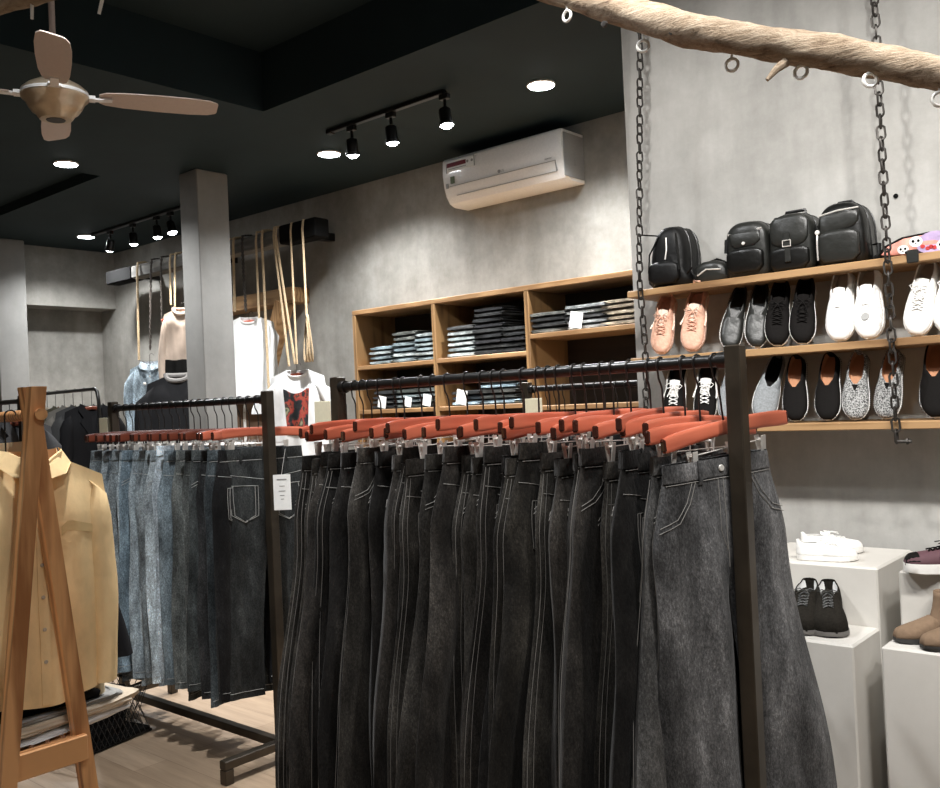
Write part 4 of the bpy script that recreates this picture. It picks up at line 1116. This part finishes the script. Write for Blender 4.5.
RL = [(137, 139, 360, 'pale jute rope at the left end, down to the denim jacket', m_rope, .010, 'rope', False),
      (151, 150, 352, 'dark braided cord down to the denim jacket', m_chainr, .009, 'cord', True),
      (161, 163, 372, 'thin dark braided cord right of the denim jacket', m_chainr, .008, 'cord', True),
      (170, 171, 305, 'jute rope left of the beige top', m_rope, .009, 'rope', False),
      (175, 175, 307, 'jute rope holding the beige top', m_rope, .009, 'rope', False),
      (186, 186, 312, 'dark braided cord beside the concrete pillar', m_chainr, .009, 'cord', True),
      (229, 230, 322, 'jute rope emerging right beside the pillar', m_rope, .009, 'rope', False),
      (234, 235, 312, 'jute rope left of the long white tee', m_rope, .010, 'rope', False),
      (243, 246, 313, 'dark chain-like cord holding the long white tee', m_chainr, .010, 'cord', True),
      (257, 259, 318, 'jute rope over the right shoulder of the long tee', m_rope, .009, 'rope', False),
      (263, 269, 392, 'long jute rope hanging in front of the wooden bracket', m_rope, .010, 'rope', False),
      (275, 289, 366, 'slanting jute rope, left one of the two to the printed tee', m_rope, .010, 'rope', False),
      (277, 295, 364, 'slanting jute rope, right one of the two to the printed tee', m_rope, .010, 'rope', False),
      (292, 297, 364, 'thin jute rope straight above the printed tee hanger', m_rope, .008, 'rope', False),
      (304, 309, 362, 'jute rope at right ending in a coil', m_rope, .009, 'rope', False)]
for (a, b, c_, lab, mt, r, nm, br) in RL:
    rt, e = rope(a, b, c_, lab, mt, r, nm, braid=br)
    if 'coil' in lab:
        m = MB()
        for k in range(4):
            m.tube([Vector((e.x - rt.location.x + (.012 * k - .018) + .018 * math.sin(q), e.y - YBm + .02 * math.cos(q * 1 + k), .17 + .165 * math.cos(q))) for q in [2 * PI * i / 14 for i in range(14)]], .007, 6, closed=True)
        m.build('coil', m_rope, rt)

# garment: width along local X, front towards -Y, origin at the neck top
def garment(name, lab, cat, loc, rz, sh=.21, hem=.23, L=.68, th=.045, slope=.24, sl=.55, sw=.075, color=(.8, .8, .8), mat=m_cloth, seed=1, sleeve_out=.10, collar=None, tail=0, neck=.085, lap=None, hgr=m_hang2, group=None, neck_drop=.05, sleeve_hang=.04, openf=False):
    t = thing(name, lab, cat, loc, rz, group); r = random.Random(seed); ph = [r.uniform(0, 6) for _ in range(8)]
    def sm(x): x = max(0, min(1, x)); return x * x * (3 - 2 * x)
    def S(side, u, v, off=0):           # side -1 front
        w_ = sh + (hem - sh) * v
        if v < .12: w_ = sh * (1 - .05 * (1 - v / .12))
        g = sm(v * 2.2)
        tk = th * (.22 + .78 * sm(v / .25)) * (1 - abs(u) ** 3) ** .5 + .002
        D = g * (.010 * math.sin(7 * u + ph[0] + v) + .007 * math.sin(13 * u + ph[1] - 2 * v)) + .004 * math.sin(9 * v + ph[2] + 3 * u)
        zt = -slope * sh * max(0, abs(u) - neck / sh) / (1 - neck / sh)
        if abs(u) < neck / sh: zt = -(neck_drop if side < 0 else .008) * (1 - (abs(u) * sh / neck) ** 2)
        tl = tail * (1 - abs(2 * abs(u) - 1) ** 2 * 1.0) * 0 + tail * (1 - u * u)
        z = zt * (1 - v) + v * (-(L + tl)) - .004 * math.sin(8 * u + ph[4]) * v
        if openf and side < 0 and abs(u) < .5 and v < .5: pass
        return Vector((u * w_, side * (tk + off) + D * .6 + (.01 if side > 0 else 0), z))
    us = [-1 + i / 12 for i in range(25)]; rings = []
    for i in range(23):
        v = i / 22; rings.append([S(-1, u, v) for u in us] + [S(1, u, v) for u in reversed(us[1:-1])])
    m = MB(); m.loft(rings, True); m.build('torso', mat, t, color=color, auto=80)
    for sg in (-1, 1):
        rings = []
        for kx, kz, kr in ((.70, .62, .25), (.80, .80, .55), (.88, 1.0, .85)):
            rings.append([(sg * sh * kx + sw * kr * .55 * math.cos(a), th * .75 * kr * math.sin(a), -slope * sh * kz - .022 - sw * kr * .5 - sg * sw * kr * .35 * math.cos(a)) for a in [2 * PI * k / 16 for k in range(16)]])
        for i in range(1, 12):
            f = i / 11; x = sg * (sh * .90 + sleeve_out * f ** .8 + .012 * math.sin(4 * f + ph[5])); z = -slope * sh - .055 - (sl) * f + (.055 if i == 0 else 0) * .6
            rx = sw * (1 - .35 * f) ; ry = th * .9 * (1 - .2 * f)
            y = -sleeve_hang * f
            rings.append([(x + rx * math.cos(a) * (1 + .08 * math.sin(3 * a + 9 * f + ph[6])), y + ry * math.sin(a) * (1 + .12 * math.sin(4 * a + 7 * f)), z - sg * rx * .45 * (1 - f) ** 2 * math.cos(a)) for a in [2 * PI * k / 16 for k in range(16)]])
        MB().loft(rings, True, True, False).build('sleeve', mat, t, color=color, auto=80)
    # neckband or collar
    def neckring(dz, k, n=20):
        out = []
        for i in range(n):
            a = 2 * PI * i / n; x = neck * k * math.cos(a); s_ = math.sin(a)
            y = .028 * s_ + .004; z = -(neck_drop if s_ < 0 else .006) * abs(s_) ** .7 + dz
            out.append((x, y - (.02 if s_ < 0 else 0) * 0, z))
        return out
    ccol = collar or color
    if lap == 'collar':
        MB().loft([neckring(-.006, 1.02), neckring(.022, .90), neckring(.03, .86)], True).build('collar_stand', mat, t, color=ccol)
        for sg in (-1, 1):
            c = MB(); P = [(sg * .078, .03, .03), (sg * .070, -.022, .026), (sg * .008, -.048, -.012), (sg * .020, -.058, -.052), (sg * .070, -.050, -.040), (sg * .098, -.01, -.012), (sg * .095, .03, -.010)]
            c.loft([P, [(a, b - .005, c2 - .002) for a, b, c2 in P]], True, True, True); c.build('collar_flap', mat, t, color=ccol)
        c = MB(); rr = []
        for i in range(14):
            v = .04 + .95 * i / 13; rr.append([S(-1, -.06, v, .001), S(-1, -.06, v, .004), S(-1, .06, v, .004), S(-1, .06, v, .001)])
        c.loft(rr, False); c.build('button_placket', mat, t, color=ccol)
        for i in range(6):
            q = S(-1, 0, .10 + .14 * i, .006); MB().lathe([(0, .002), (.005, .0015), (.0055, 0)], q, 10, Matrix.Rotation(R_(90), 3, 'X')).build('button', m_cream, t)
    elif lap == 'lapel':
        for sg in (-1, 1):
            c = MB(); P = []
            P = [(sg * .085, .01, .012), (sg * .07, -.03, .0), (sg * .02, -.05, -.10), (sg * .004, -.055, -.30), (sg * .060, -.055, -.20), (sg * .105, -.05, -.13), (sg * .075, -.05, -.10), (sg * .11, -.03, -.04)]
            c.loft([P, [(a, b - .006, c2) for a, b, c2 in P]], True, True, True); c.build('lapel', mat, t, color=ccol)
    elif lap == 'roll':
        MB().tube([Vector(p) + Vector((0, 0, .012)) for p in neckring(0, 1.0)], .019, 8, closed=True).build('roll_collar', mat, t, color=ccol)
    else:
        MB().tube(neckring(.0, 1.0), .008, 8, closed=True, flat=.7).build('neckband', mat, t, color=ccol)
    return t, S
def small_hanger(loc, rz, lab, mat=m_hang2, grp=None, hw=.16, up=.10):
    loc = Vector(loc) + Vector((0, 0, -.022)); up += .022
    t = thing('clothes_hanger', lab, 'hanger', loc, rz, grp)
    for sg in (-1, 1):
        MB().tube([(0, 0, .0), (sg * .06, 0, -.010), (sg * hw, 0, -.052)], [.011, .012, .009], 8, flat=1.3).build('arm', mat, t)
    P = [(0, 0, 0), (0, 0, up - .03)] + [(.016 - .016 * math.cos(R_(a)) * 1, 0, up - .014 + .016 * math.sin(R_(a))) for a in range(0, 200, 20)]
    MB().tube(P, .0022, 6).build('hook', m_wire, t)
YG = YBm - .16
def faceyaw(q): return math.atan2(-q.x, q.y) * 0 + R_(-0)
def gar(px, py, Y, lab, **k):
    q = atY(px, py, Y); return q
q = atY(150, 364, YG); ty = R_(48)
t, S = garment('denim_jacket', 'light blue distressed denim jacket hung on the left ropes', 'jacket', q, ty, sh=.175, hem=.19, L=.62, sl=.5, color=(.34, .43, .50), mat=m_denim, seed=3, lap='collar', collar=(.38, .46, .52), sw=.05, sleeve_out=.03)
for i in range(7):
    c = S(-1, rnd.uniform(-.55, .55), rnd.uniform(.2, .75), .003); m = MB(); m.lathe([(0, .0015), (.010 + .006 * (i % 3), .001), (.016 + .006 * (i % 3), -.003)], c, 7, Matrix.Rotation(R_(90), 3, 'X')); m.build('frayed_patch', m_paper if i % 2 else m_leathg, t)
small_hanger(q + Vector((0, 0, -.012)), ty, 'wooden hanger inside the distressed denim jacket', m_hang)
q = atY(181, 310, YG); ty = R_(50)
t, S = garment('sweater', 'beige long-sleeved top over a black leather hem beside the pillar', 'sweater', q, ty, sh=.145, hem=.165, L=.43, sl=.62, color=(.62, .50, .41), seed=5, lap='roll', sw=.04, sleeve_out=.03, neck=.06)
m = MB(); m.loft([[S(-1, u, .96, .004) + Vector((0, 0, -dz)) for u in [-1 + i / 8 for i in range(17)]] + [S(1, u, .96, .004) + Vector((0, 0, -dz)) for u in [1 - i / 8 for i in range(1, 16)]] for dz in (0, .08, .16, .24)], True); m.build('leather_hem', m_leather, t)
small_hanger(q + Vector((0, 0, -.012)), ty, 'wooden hanger inside the beige top', m_hang, up=.07)
q = atY(177, 376, 3.95); ty = R_(50)
garment('jacket', 'black jacket with grey fleece collar below the beige top', 'jacket', q, ty, sh=.235, hem=.27, L=.68, sl=.55, th=.075, color=(.012, .012, .013), seed=8, lap='roll', collar=(.22, .21, .20), sw=.085, sleeve_out=.08)
st = thing('mannequin_stand', 'dark stand carrying the black fleece-collared jacket', 'stand', (q.x, q.y, 0))
MB().tube([(0, 0, .02), (0, 0, q.z - .05)], .014, 10).build('pole', m_black, st); MB().lathe([(0, .0), (.16, 0), (.16, .012), (.03, .025), (0, .026)], n=24).build('base', m_black, st)
MB().tube([(-.16 * math.cos(ty), -.16 * math.sin(ty), q.z - .09), (0, 0, q.z - .05), (.16 * math.cos(ty), .16 * math.sin(ty), q.z - .09)], .012, 8).build('shoulder_bar', m_black, st)
q = atY(249, 317, YG); ty = R_(35)
garment('long_tee', 'plain white long tee in front of the wooden bracket', 't-shirt', q, ty, sh=.20, hem=.215, L=.62, sl=.46, color=(.82, .82, .80), seed=13, sw=.04, sleeve_out=-.015, neck=.075)
small_hanger(q + Vector((0, 0, -.012)), ty, 'small wooden hanger at the neck of the plain white tee', m_hang, up=.05)
q = atY(297, 370, YG + .02); ty = R_(30)
t, S = garment('printed_tee', 'white tee with a red and black framed print', 't-shirt', q, ty, sh=.215, hem=.225, L=.66, sl=.20, color=(.80, .80, .79), seed=17, sw=.085, sleeve_out=.09, neck=.085)
def printm():
    m, nt, b = newmat('tee_print'); tc = N(nt, 'ShaderNodeTexCoord').outputs['Object']
    n1 = noise(nt, mapping(nt, tc, (9, 9, 7)), 1.6, 3, .5)
    nt.links.new(ramp(nt, n1, [(.40, (.008, .01, .012)), (.46, (.03, .03, .03)), (.50, (.30, .03, .025)), (.56, (.36, .07, .04)), (.60, (.012, .015, .015)), (.68, (.30, .28, .17)), (.76, (.02, .06, .04))]), b.inputs['Base Color']); b.inputs['Roughness'].default_value = .6
    return m
m = MB(); rr = []
for i in range(9):
    v = .20 + .50 * i / 8; hwv = .46 - .12 * i / 8; rr.append([S(-1, -hwv + 2 * hwv * k / 10 + .02, v, .003) for k in range(11)])
m.loft(rr, False); m.build('print', printm(), t)
m = MB(); rr = []
for i in range(2):
    v = .665 + .035 * i; rr.append([S(-1, -.345 + .69 * k / 10 + .02, v, .004) for k in range(11)])
m.loft(rr, False); m.build('print_border', m_dark, t)
small_hanger(q + Vector((0, 0, -.012)), ty, 'dark brown hanger holding the printed tee', m_hang2, up=.06)
# white jacket sleeve piece below the long tee (second garment on the same ropes)
q = atY(246, 392, YG + .05)
garment('jacket', 'brown and cream jacket hanging below the plain white tee', 'jacket', q, R_(35), sh=.17, hem=.2, L=.5, sl=.4, color=(.14, .09, .06), seed=19, lap='collar', collar=(.75, .73, .7))
# wooden angle bracket shaped like a seven
a = atY(222, 303, YB - .16); b_ = atY(294, 296, YB - .16); d = atY(262, 385, YB - .16)
t = thing('timber_bracket', 'thick pine timber bracket of a level beam and a slanting brace', 'bracket', (b_.x, YB - .16, d.z))
zz = (a.z + b_.z) / 2 - d.z - .01
MB().rbox((a.x - b_.x - .3, -.02, zz - .06), (0, .155, zz + .06), .006).build('level_beam', m_oak, t, smooth=False)
bb = MB(); bb.beam((-.12, 0.0, zz - .05), (d.x - b_.x, 0, -.05), .09, .12, up=(0, 1, 0)); bb.build('slanting_brace', wood('pine_brace', (.50, .30, .14), (.32, .17, .07), 2), t, smooth=False)

# ------------------------------------------------------------------ ceiling fan
def fan():
    hub = Vector((0, 0, H)) + ray(55, 97) * (3.7 / F)
    yaw = math.atan2(hub.y, hub.x)
    t = thing('ceiling_fan', 'champagne ceiling fan with four pale blades on a thin rod', 'ceiling fan', hub, yaw)
    MB().tube([(0, 0, .06), (0, 0, CEIL + .33 - hub.z)], .012, 12).build('down_rod', m_fan, t)
    MB().lathe([(0, CEIL + .33 - hub.z), (.055, CEIL + .33 - hub.z), (.05, CEIL + .29 - hub.z), (.02, CEIL + .25 - hub.z), (.014, CEIL + .25 - hub.z)], caps=False).build('ceiling_canopy', m_fan, t)
    MB().lathe([(0, .085), (.03, .08), (.07, .06), (.105, .04), (.125, .022), (.130, .005), (.126, -.008), (.112, -.02), (.100, -.045), (.088, -.062), (.075, -.07), (.066, -.085), (.060, -.092), (.045, -.094), (.0, -.090)], n=40, caps=False).build('motor_housing', m_fanhub, t)
    MB().lathe([(0, -.0945), (.035, -.0955), (.038, -.092)], n=20, caps=False).build('bottom_cap', m_chain, t)
    MB().lathe([(.118, .02), (.129, .012), (.1305, .0)], n=40, caps=False).build('rim_band', m_white, t)
    for k in range(4):
        ca, sa = math.cos(k * PI / 2), math.sin(k * PI / 2)
        m = MB(); rings = []
        for x, w_ in ((.165, .030), (.19, .045), (.26, .056), (.40, .062), (.52, .062), (.60, .055), (.63, .040), (.635, .03)):
            tw = R_(-13); pts = []
            for yy, zz in ((-w_, -.002), (-w_, .002), (w_, .002), (w_, -.002)):
                y = yy * math.cos(tw) - zz * math.sin(tw); z = yy * math.sin(tw) + zz * math.cos(tw) + .008
                pts.append((x * ca - y * sa, x * sa + y * ca, z))
            rings.append(pts)
        m.loft(rings, True, True, True); m.build('blade', m_fan, t, smooth=False)
        a = MB(); a.beam((.115 * ca, .115 * sa, .0), (.215 * ca, .215 * sa, .004), .032, .008); a.beam((.115 * ca, .115 * sa, .004), (.15 * ca, .15 * sa, .004), .05, .014); a.build('blade_iron', m_white, t)
fan()

# ------------------------------------------------------------------ driftwood branches with rings
def catmull(P, n=8):
    P = [Vector(p) for p in P]; out = []
    for i in range(len(P) - 1):
        p0, p1, p2, p3 = P[max(i - 1, 0)], P[i], P[i + 1], P[min(i + 2, len(P) - 1)]
        for k in range(n):
            s_ = k / n; out.append(.5 * (2 * p1 + (p2 - p0) * s_ + (2 * p0 - 5 * p1 + 4 * p2 - p3) * s_ ** 2 + (3 * p1 - p0 - 3 * p2 + p3) * s_ ** 3))
    out.append(P[-1]); return out
def branch(pts, rad, lab, seed, stubs=()):
    t = thing('driftwood_branch', lab, 'branch', pts[0]); o0 = Vector(pts[0])
    C = catmull([Vector(p) - o0 for p in pts], 8); R2 = []
    r = random.Random(seed); n = 16; rings = []
    for i, c in enumerate(C):
        f = i / (len(C) - 1) * (len(rad) - 1); k = min(int(f), len(rad) - 2); rr = rad[k] + (rad[k + 1] - rad[k]) * (f - k)
        tn = (C[min(i + 1, len(C) - 1)] - C[max(i - 1, 0)]).normalized(); u = tn.cross(Vector((0, 0, 1))).normalized(); w_ = u.cross(tn)
        rings.append([c + (u * math.cos(a) + w_ * math.sin(a)) * rr * (1 + .05 * math.sin(3 * a + i * .5 + seed) + .035 * math.sin(5 * a - i * .9) + r.uniform(-.025, .025)) for a in [2 * PI * k2 / n for k2 in range(n)]])
    MB().loft(rings, True, True, True).build('branch_wood', m_branch, t, auto=80)
    return t, o0
YBr = 1.95
bp = [(480, -38), (540, -14), (590, 2), (640, 16), (690, 30), (740, 39), (790, 47), (850, 56), (900, 66), (950, 76), (1010, 92)]
pts = [atY(x, y, YBr + .02 * math.sin(i)) for i, (x, y) in enumerate(bp)]
bt, o0 = branch(pts, [.035, .034, .033, .037, .038, .034, .036, .036, .033, .031, .030], 'long pale driftwood branch slung across the top right with white rings', 3)
a_ = atY(786, 62, YBr - .02); b__ = atY(767, 80, YBr - .05)
MB().tube([a_ - o0, (a_ + b__) / 2 - o0 + Vector((0, 0, .004)), b__ - o0], [.011, .008, .004], 8).build('twig', m_branch, bt)
for pp in (pts[0], pts[-1]): MB().tube([pp - o0, Vector((pp.x, pp.y, CEIL + .33)) - o0], .003, 6).build('hanging_wire', m_wire, bt)
for x, y in ((604, 24), (672, 32), (744, 46)):
    MB().lathe([(0, .004), (.007, .003), (.009, -.004)], atY(x, y, YBr - .040) - o0, 8, Matrix.Rotation(R_(90), 3, 'X')).build('knot', m_chain, bt)
def ring(px, py, Y, lab, R2=.0135, up=.02, rz=0, tilt=0):
    q = atY(px, py, Y); t = thing('curtain_ring', lab, 'ring', q, rz)
    MB().tube([(R2 * math.cos(a), 0, R2 * math.sin(a)) for a in [2 * PI * k / 20 for k in range(20)]], .0036, 6, closed=True).build('ring_loop', m_ring, t)
    MB().tube([(0, 0, R2), (0, .003, R2 + up)], .0028, 6).build('screw_eye', m_ring, t)
for i, (x, y, up) in enumerate(((567, 16, .022), (643, 46, .018), (732, 65, .02), (801, 72, .018), (870, 80, .018), (940, 99, .02))):
    ring(x, y, YBr - .0, 'white ring screwed under the long branch, %s from left' % ORD[i], up=up, rz=R_((i * 37) % 50 - 10))
p2 = [atY(x, y, .62 + .0 * x) for x, y in ((-150, 36), (-60, 18), (0, 2), (40, -10), (120, -32), (200, -56))]
bt2, o2 = branch(p2, [.020, .019, .018, .018, .017, .016], 'thin pale branch end at the top left corner above the fan', 9)
for pp in (p2[0], p2[-1]): MB().tube([pp - o2, Vector((pp.x, pp.y, CEIL + .33)) - o2], .002, 6).build('hanging_wire', m_wire, bt2)
for i, (x, y0, y1) in enumerate(((32, -6, 19), (102, -26, 14))):
    a = atY(x + (6 if i else 0), y0, .62); b = atY(x - (3 if i else 0), y1, .62); t = thing('hanging_peg', 'white peg under the top left branch, %s' % ('left of the fan rod', 'right of the fan rod')[i], 'peg', b)
    MB().tube([(0, 0, 0), (a - b) * .6, a - b], [.0024, .0028, .0028], 6).build('peg_rod', m_ring, t)
    MB().lathe([(0, .002), (.0042, .0), (.0042, -.005), (0, -.006)], (a - b) * .97, 8).build('peg_head', m_ring, t)

# ------------------------------------------------------------------ wooden A-frame rack with shirts
AX = -2.53
ap = atX(32, 387, AX); lb = atX(3, 788, AX); rb = atX(92, 788, AX)
def tofloor(p, q): k = p.z / (p.z - q.z); return p + (q - p) * k
Lf = tofloor(ap, lb); Rf = tofloor(ap, rb); AY = ap.y
fr = thing('a_frame_rack', 'wooden A-frame clothes rack at the left, hung with yellow shirts', 'clothes rack', (AX, AY, 0))
def leg(x, yb, sg, nm='leg'):
    m = MB(); top = Vector((x, sg * -.004, ap.z)); bot = Vector((x, yb, 0))
    d = (bot - top); n_ = Vector((0, -d.z, d.y)).normalized() * .020
    if n_.y < 0: n_ = -n_
    hx = .017
    def ringat(f, zc=None):
        c = top + d * f
        R1 = [c - n_, c + n_]
        if zc is not None: R1 = [Vector((q.x, q.y + (zc - q.z) * d.y / d.z, zc)) for q in R1]
        return [R1[0] + Vector((-hx, 0, 0)), R1[1] + Vector((-hx, 0, 0)), R1[1] + Vector((hx, 0, 0)), R1[0] + Vector((hx, 0, 0))]
    m.loft([ringat(0, ap.z), ringat(.25), ringat(.5), ringat(.75), ringat(1, 0)], True, True, True)
    m.build(nm, m_pineframe, fr, smooth=False)
skew = .30
for x, yo in ((0, 0), (-1.45, skew)):
    leg(x + .018, Lf.y - AY + yo, -1); leg(x - .018, Rf.y - AY + yo, 1)
# the far pair leans on the same rail
cb_ = atX(50, 757, AX); zc = cb_.z
def ya(z): k = 1 - z / ap.z; return (Lf.y - AY) * k, (Rf.y - AY) * k
l_, r_ = ya(zc)
for x, yo in ((0, 0), (-1.45, skew)):
    MB().rbox((x - .015, l_ + yo, zc - .035), (x + .015, r_ + yo, zc + .035), .003).build('crossbar', m_pinebar, fr, smooth=False)
MB().tube([(.05, 0, ap.z - .075), (-1.5, skew, ap.z - .075)], .016, 12).build('rail', m_pinebar, fr)
for k in range(5):
    f = (k + .5) / 5; y = l_ + (r_ - l_) * f; MB().beam((-.02, y, zc + .018), (-1.43, y + skew, zc + .018), (r_ - l_) / 5 - .012, .016).build('shelf_slat', m_pineframe, fr, smooth=False)
RZ2 = ap.z - .075
def on_rail(dx): return Vector((AX + dx, AY - dx * skew / 1.45, RZ2))
YEL = (.98, .71, .38)
q = on_rail(-.085) + Vector((0, .015, -.125))
YWS = R_(90 - 6)
t, S = garment('shirt', 'mustard yellow collared shirt right behind the wooden A-frame', 'shirt', q, YWS, sh=.20, hem=.195, L=.63, th=.04, slope=.28, sl=.54, color=YEL, seed=21, lap='collar', sw=.05, sleeve_out=-.02, tail=.05, neck=.075, sleeve_hang=.02)
c = MB(); c.loft([[S(-1, .28 + .5 * k / 6, v, .002) for k in range(7)] for v in (.26, .28, .30)], False); c.build('pocket_flap', m_cloth, t, color=(.78, .56, .28))
small_hanger(q, YWS, 'wooden hanger holding the mustard shirt behind the A-frame', m_hang, up=.115)
q = on_rail(-.17) + Vector((0, -.04, -.10))
garment('shirt', 'pale yellow shirt hanging behind the mustard shirt at the left edge', 'shirt', q, R_(86), sh=.20, hem=.21, L=.64, th=.035, slope=.26, sl=.62, color=(.74, .60, .38), seed=22, lap='collar', sw=.06, sleeve_out=.03, tail=.04, neck=.075)
small_hanger(q, R_(86), 'wooden hanger holding the pale yellow shirt', m_hang, up=.115)
q = on_rail(-.50) + Vector((0, 0, -.10))
garment('coat', 'black coat flaring out behind the mustard shirt', 'coat', q, R_(92), sh=.22, hem=.34, L=.76, th=.05, sl=.62, color=(.012, .012, .014), seed=24, lap='lapel', sw=.06, sleeve_out=.16)
small_hanger(q, R_(92), 'dark hanger holding the black coat on the wooden rack', m_hang2, up=.115)
q = on_rail(-.68) + Vector((0, 0, -.10))
garment('coat', 'second black coat deeper on the wooden A-frame rack', 'coat', q, R_(88), sh=.22, hem=.32, L=.74, th=.05, sl=.62, color=(.02, .02, .022), seed=25, lap='lapel', sw=.06, sleeve_out=.12)
small_hanger(q, R_(88), 'dark hanger holding the second black coat', m_hang2, up=.115)
# folded things on the slatted shelf
def folded(lab, cat, loc, w_, d_, h_, rz, col, seed, mat=m_cloth):
    m = MB(); rings = []
    for k, f in enumerate((0, .12, .35, .6, .85, 1)):
        e = (.93, 1, 1.01, 1, 1.01, .95)[k]
        ring = []
        for j in range(28):
            a = 2 * PI * j / 28; cx2 = math.copysign(abs(math.cos(a)) ** .45, math.cos(a)); sy2 = math.copysign(abs(math.sin(a)) ** .45, math.sin(a))
            wob = 1 + .05 * math.sin(3 * a + seed + k) + .03 * math.sin(7 * a + seed * 2 + k)
            ring.append((w_ / 2 * cx2 * e * wob, d_ / 2 * sy2 * e * wob, h_ * f + .006 * math.sin(2 * a + seed + k) * (f > 0)))
        rings.append(ring)
    m.loft(rings, True, True, True)
    o = m.build('folded_garment', mat, auto=70, color=col, loc=loc); o.rotation_euler = (0, 0, rz); tag(o, lab, cat)
    # folded layer edge
    e = MB(); e.tube([(w_ * .47, -d_ * .4, h_ * .45), (w_ * .5, 0, h_ * .5), (w_ * .47, d_ * .4, h_ * .48)], .006, 6); e.build('fold_edge', mat, o, color=col)
zs = zc + .028
cx0 = AX - .26; cy0 = AY + .05
folded('white folded garment at the bottom of the pile inside the A-frame', 'folded clothes', (cx0, cy0 + .02, zs), .40, .50, .022, R_(10), (.78, .76, .74), 1)
folded('cream folded garment second from bottom inside the A-frame', 'folded clothes', (cx0, cy0 + .03, zs + .024), .40, .50, .025, R_(6), (.66, .55, .42), 2)
folded('grey folded garment under the black one inside the A-frame', 'folded clothes', (cx0, cy0 + .0, zs + .051), .38, .46, .012, R_(3), (.36, .35, .33), 3)
folded('black folded garment on top of the pile inside the A-frame', 'folded clothes', (cx0 - .02, cy0 - .02, zs + .066), .38, .42, .045, R_(-4), (.012, .012, .013), 4)
folded('khaki crumpled fabric bag lying on the floor under the A-frame', 'bag', (AX - .30, AY - .02, .001), .34, .40, .22, R_(15), (.30, .26, .20), 6)
# black mesh basket
bc = Vector((-4.2, 2.0, 0))
bk = thing('mesh_basket', 'black net basket on the floor between yellow shirts and blue jeans', 'basket', (bc.x, bc.y, 0), R_(12))
m = MB(); bw, bd, bh = .26, .20, .24
for z in (.01, bh): m.tube([(-bw, -bd, z), (bw, -bd, z), (bw, bd, z), (-bw, bd, z)], .008, 6, closed=True)
m.build('frame', m_black, bk)
m = MB()
for i in range(14):
    for (p0, p1) in (((-bw, -bd), (bw, -bd)), ((bw, -bd), (bw, bd)), ((bw, bd), (-bw, bd)), ((-bw, bd), (-bw, -bd))):
        for s_ in (0, 1):
            a = i / 14; b = (i + 4) / 14
            a_, b_2 = (a, b) if s_ else (b, a)
            if b > 1.01: continue
            m.tube([(p0[0] + (p1[0] - p0[0]) * a_, p0[1] + (p1[1] - p0[1]) * a_, .01), (p0[0] + (p1[0] - p0[0]) * b_2, p0[1] + (p1[1] - p0[1]) * b_2, bh)], .0022, 4)
m.build('netting', m_black, bk)
MB().rbox((-bw, -bd, .004), (bw, bd, .03), .003).build('bottom', m_dark, bk, smooth=False)
folded('black folded fabric filling the net basket', 'folded clothes', (bc.x, bc.y, .032), .42, .32, .19, R_(12), (.010, .010, .011), 8)

# ------------------------------------------------------------------ far racks of jackets at the left
YJ = 3.5
jl = atY(45, 393, YJ); jr = atY(95, 389, YJ); rz3 = jr.z
t = thing('clothes_rack', 'far black pipe rack of jackets before the wall niche', 'clothes rack', (jr.x, YJ, 0)); Lj = jr.x - jl.x + .1
MB().tube([(.09, 0, .03), (.05, 0, rz3 - .10), (.03, 0, rz3 - .02), (0, 0, rz3), (-Lj, 0, rz3), (-Lj - .03, 0, rz3 - .02), (-Lj - .09, 0, .03)], .014, 10).build('bent_rail', m_black, t)
for x in (.09, -Lj - .09): MB().rbox((x - .02, -.25, 0), (x + .02, .25, .035), .003).build('foot', m_black, t, smooth=False)
JK = [((.008, .008, .009), 'black blazer nearest on the far pipe rack', 'lapel', .5), ((.045, .045, .045), 'dark grey blazer second on the far pipe rack', 'lapel', .5), ((.14, .13, .115), 'taupe-grey jacket third on the far pipe rack', 'lapel', .5),
      ((.07, .065, .045), 'olive jacket fourth on the far pipe rack', 'lapel', .5), ((.42, .36, .28), 'beige jacket fifth on the far pipe rack', 'lapel', .5), ((.10, .05, .03), 'brown jacket at the back of the far pipe rack', 'lapel', .5)]
for i, (cc, lab, lp, _) in enumerate(JK):
    q = Vector((jr.x - .06 - i * .15, YJ, rz3 - .12)); rz = R_(78)
    garment('jacket', lab, 'jacket', q, rz, sh=.21, hem=.23, L=.78, th=.055, sl=.58, color=cc, seed=40 + i, lap=lp, sw=.065, sleeve_out=.03)
    small_hanger(q, rz, 'hanger of the ' + lab, m_hang2, up=.135)
YK = 2.6
kl = atY(22, 401, YK); zk = kl.z
rack(kl.x, kl.x - 1.1, YK, 'dark clothes rack of jackets at the far left edge', z=zk)
for i in range(8):
    cc, nm = [((.05, .05, .052), 'charcoal'), ((.015, .015, .016), 'black'), ((.16, .16, .165), 'mid grey'), ((.02, .02, .02), 'deep black')][i % 4]
    q = Vector((kl.x - .07 - i * .12, YK, zk - .12))
    garment('jacket', '%s jacket %s from the near post, far left rack' % (nm, ORD[i]), 'jacket', q, R_(84), sh=.21, hem=.23, L=.75, th=.05, sl=.58, color=cc, seed=60 + i, sw=.065, sleeve_out=.03, lap='lapel', group='jackets on the far left rack')
    small_hanger(q, R_(84), 'dark hanger %s from the near post, far left rack' % ORD[i], m_hang2, up=.135)
bpy.context.view_layer.update()
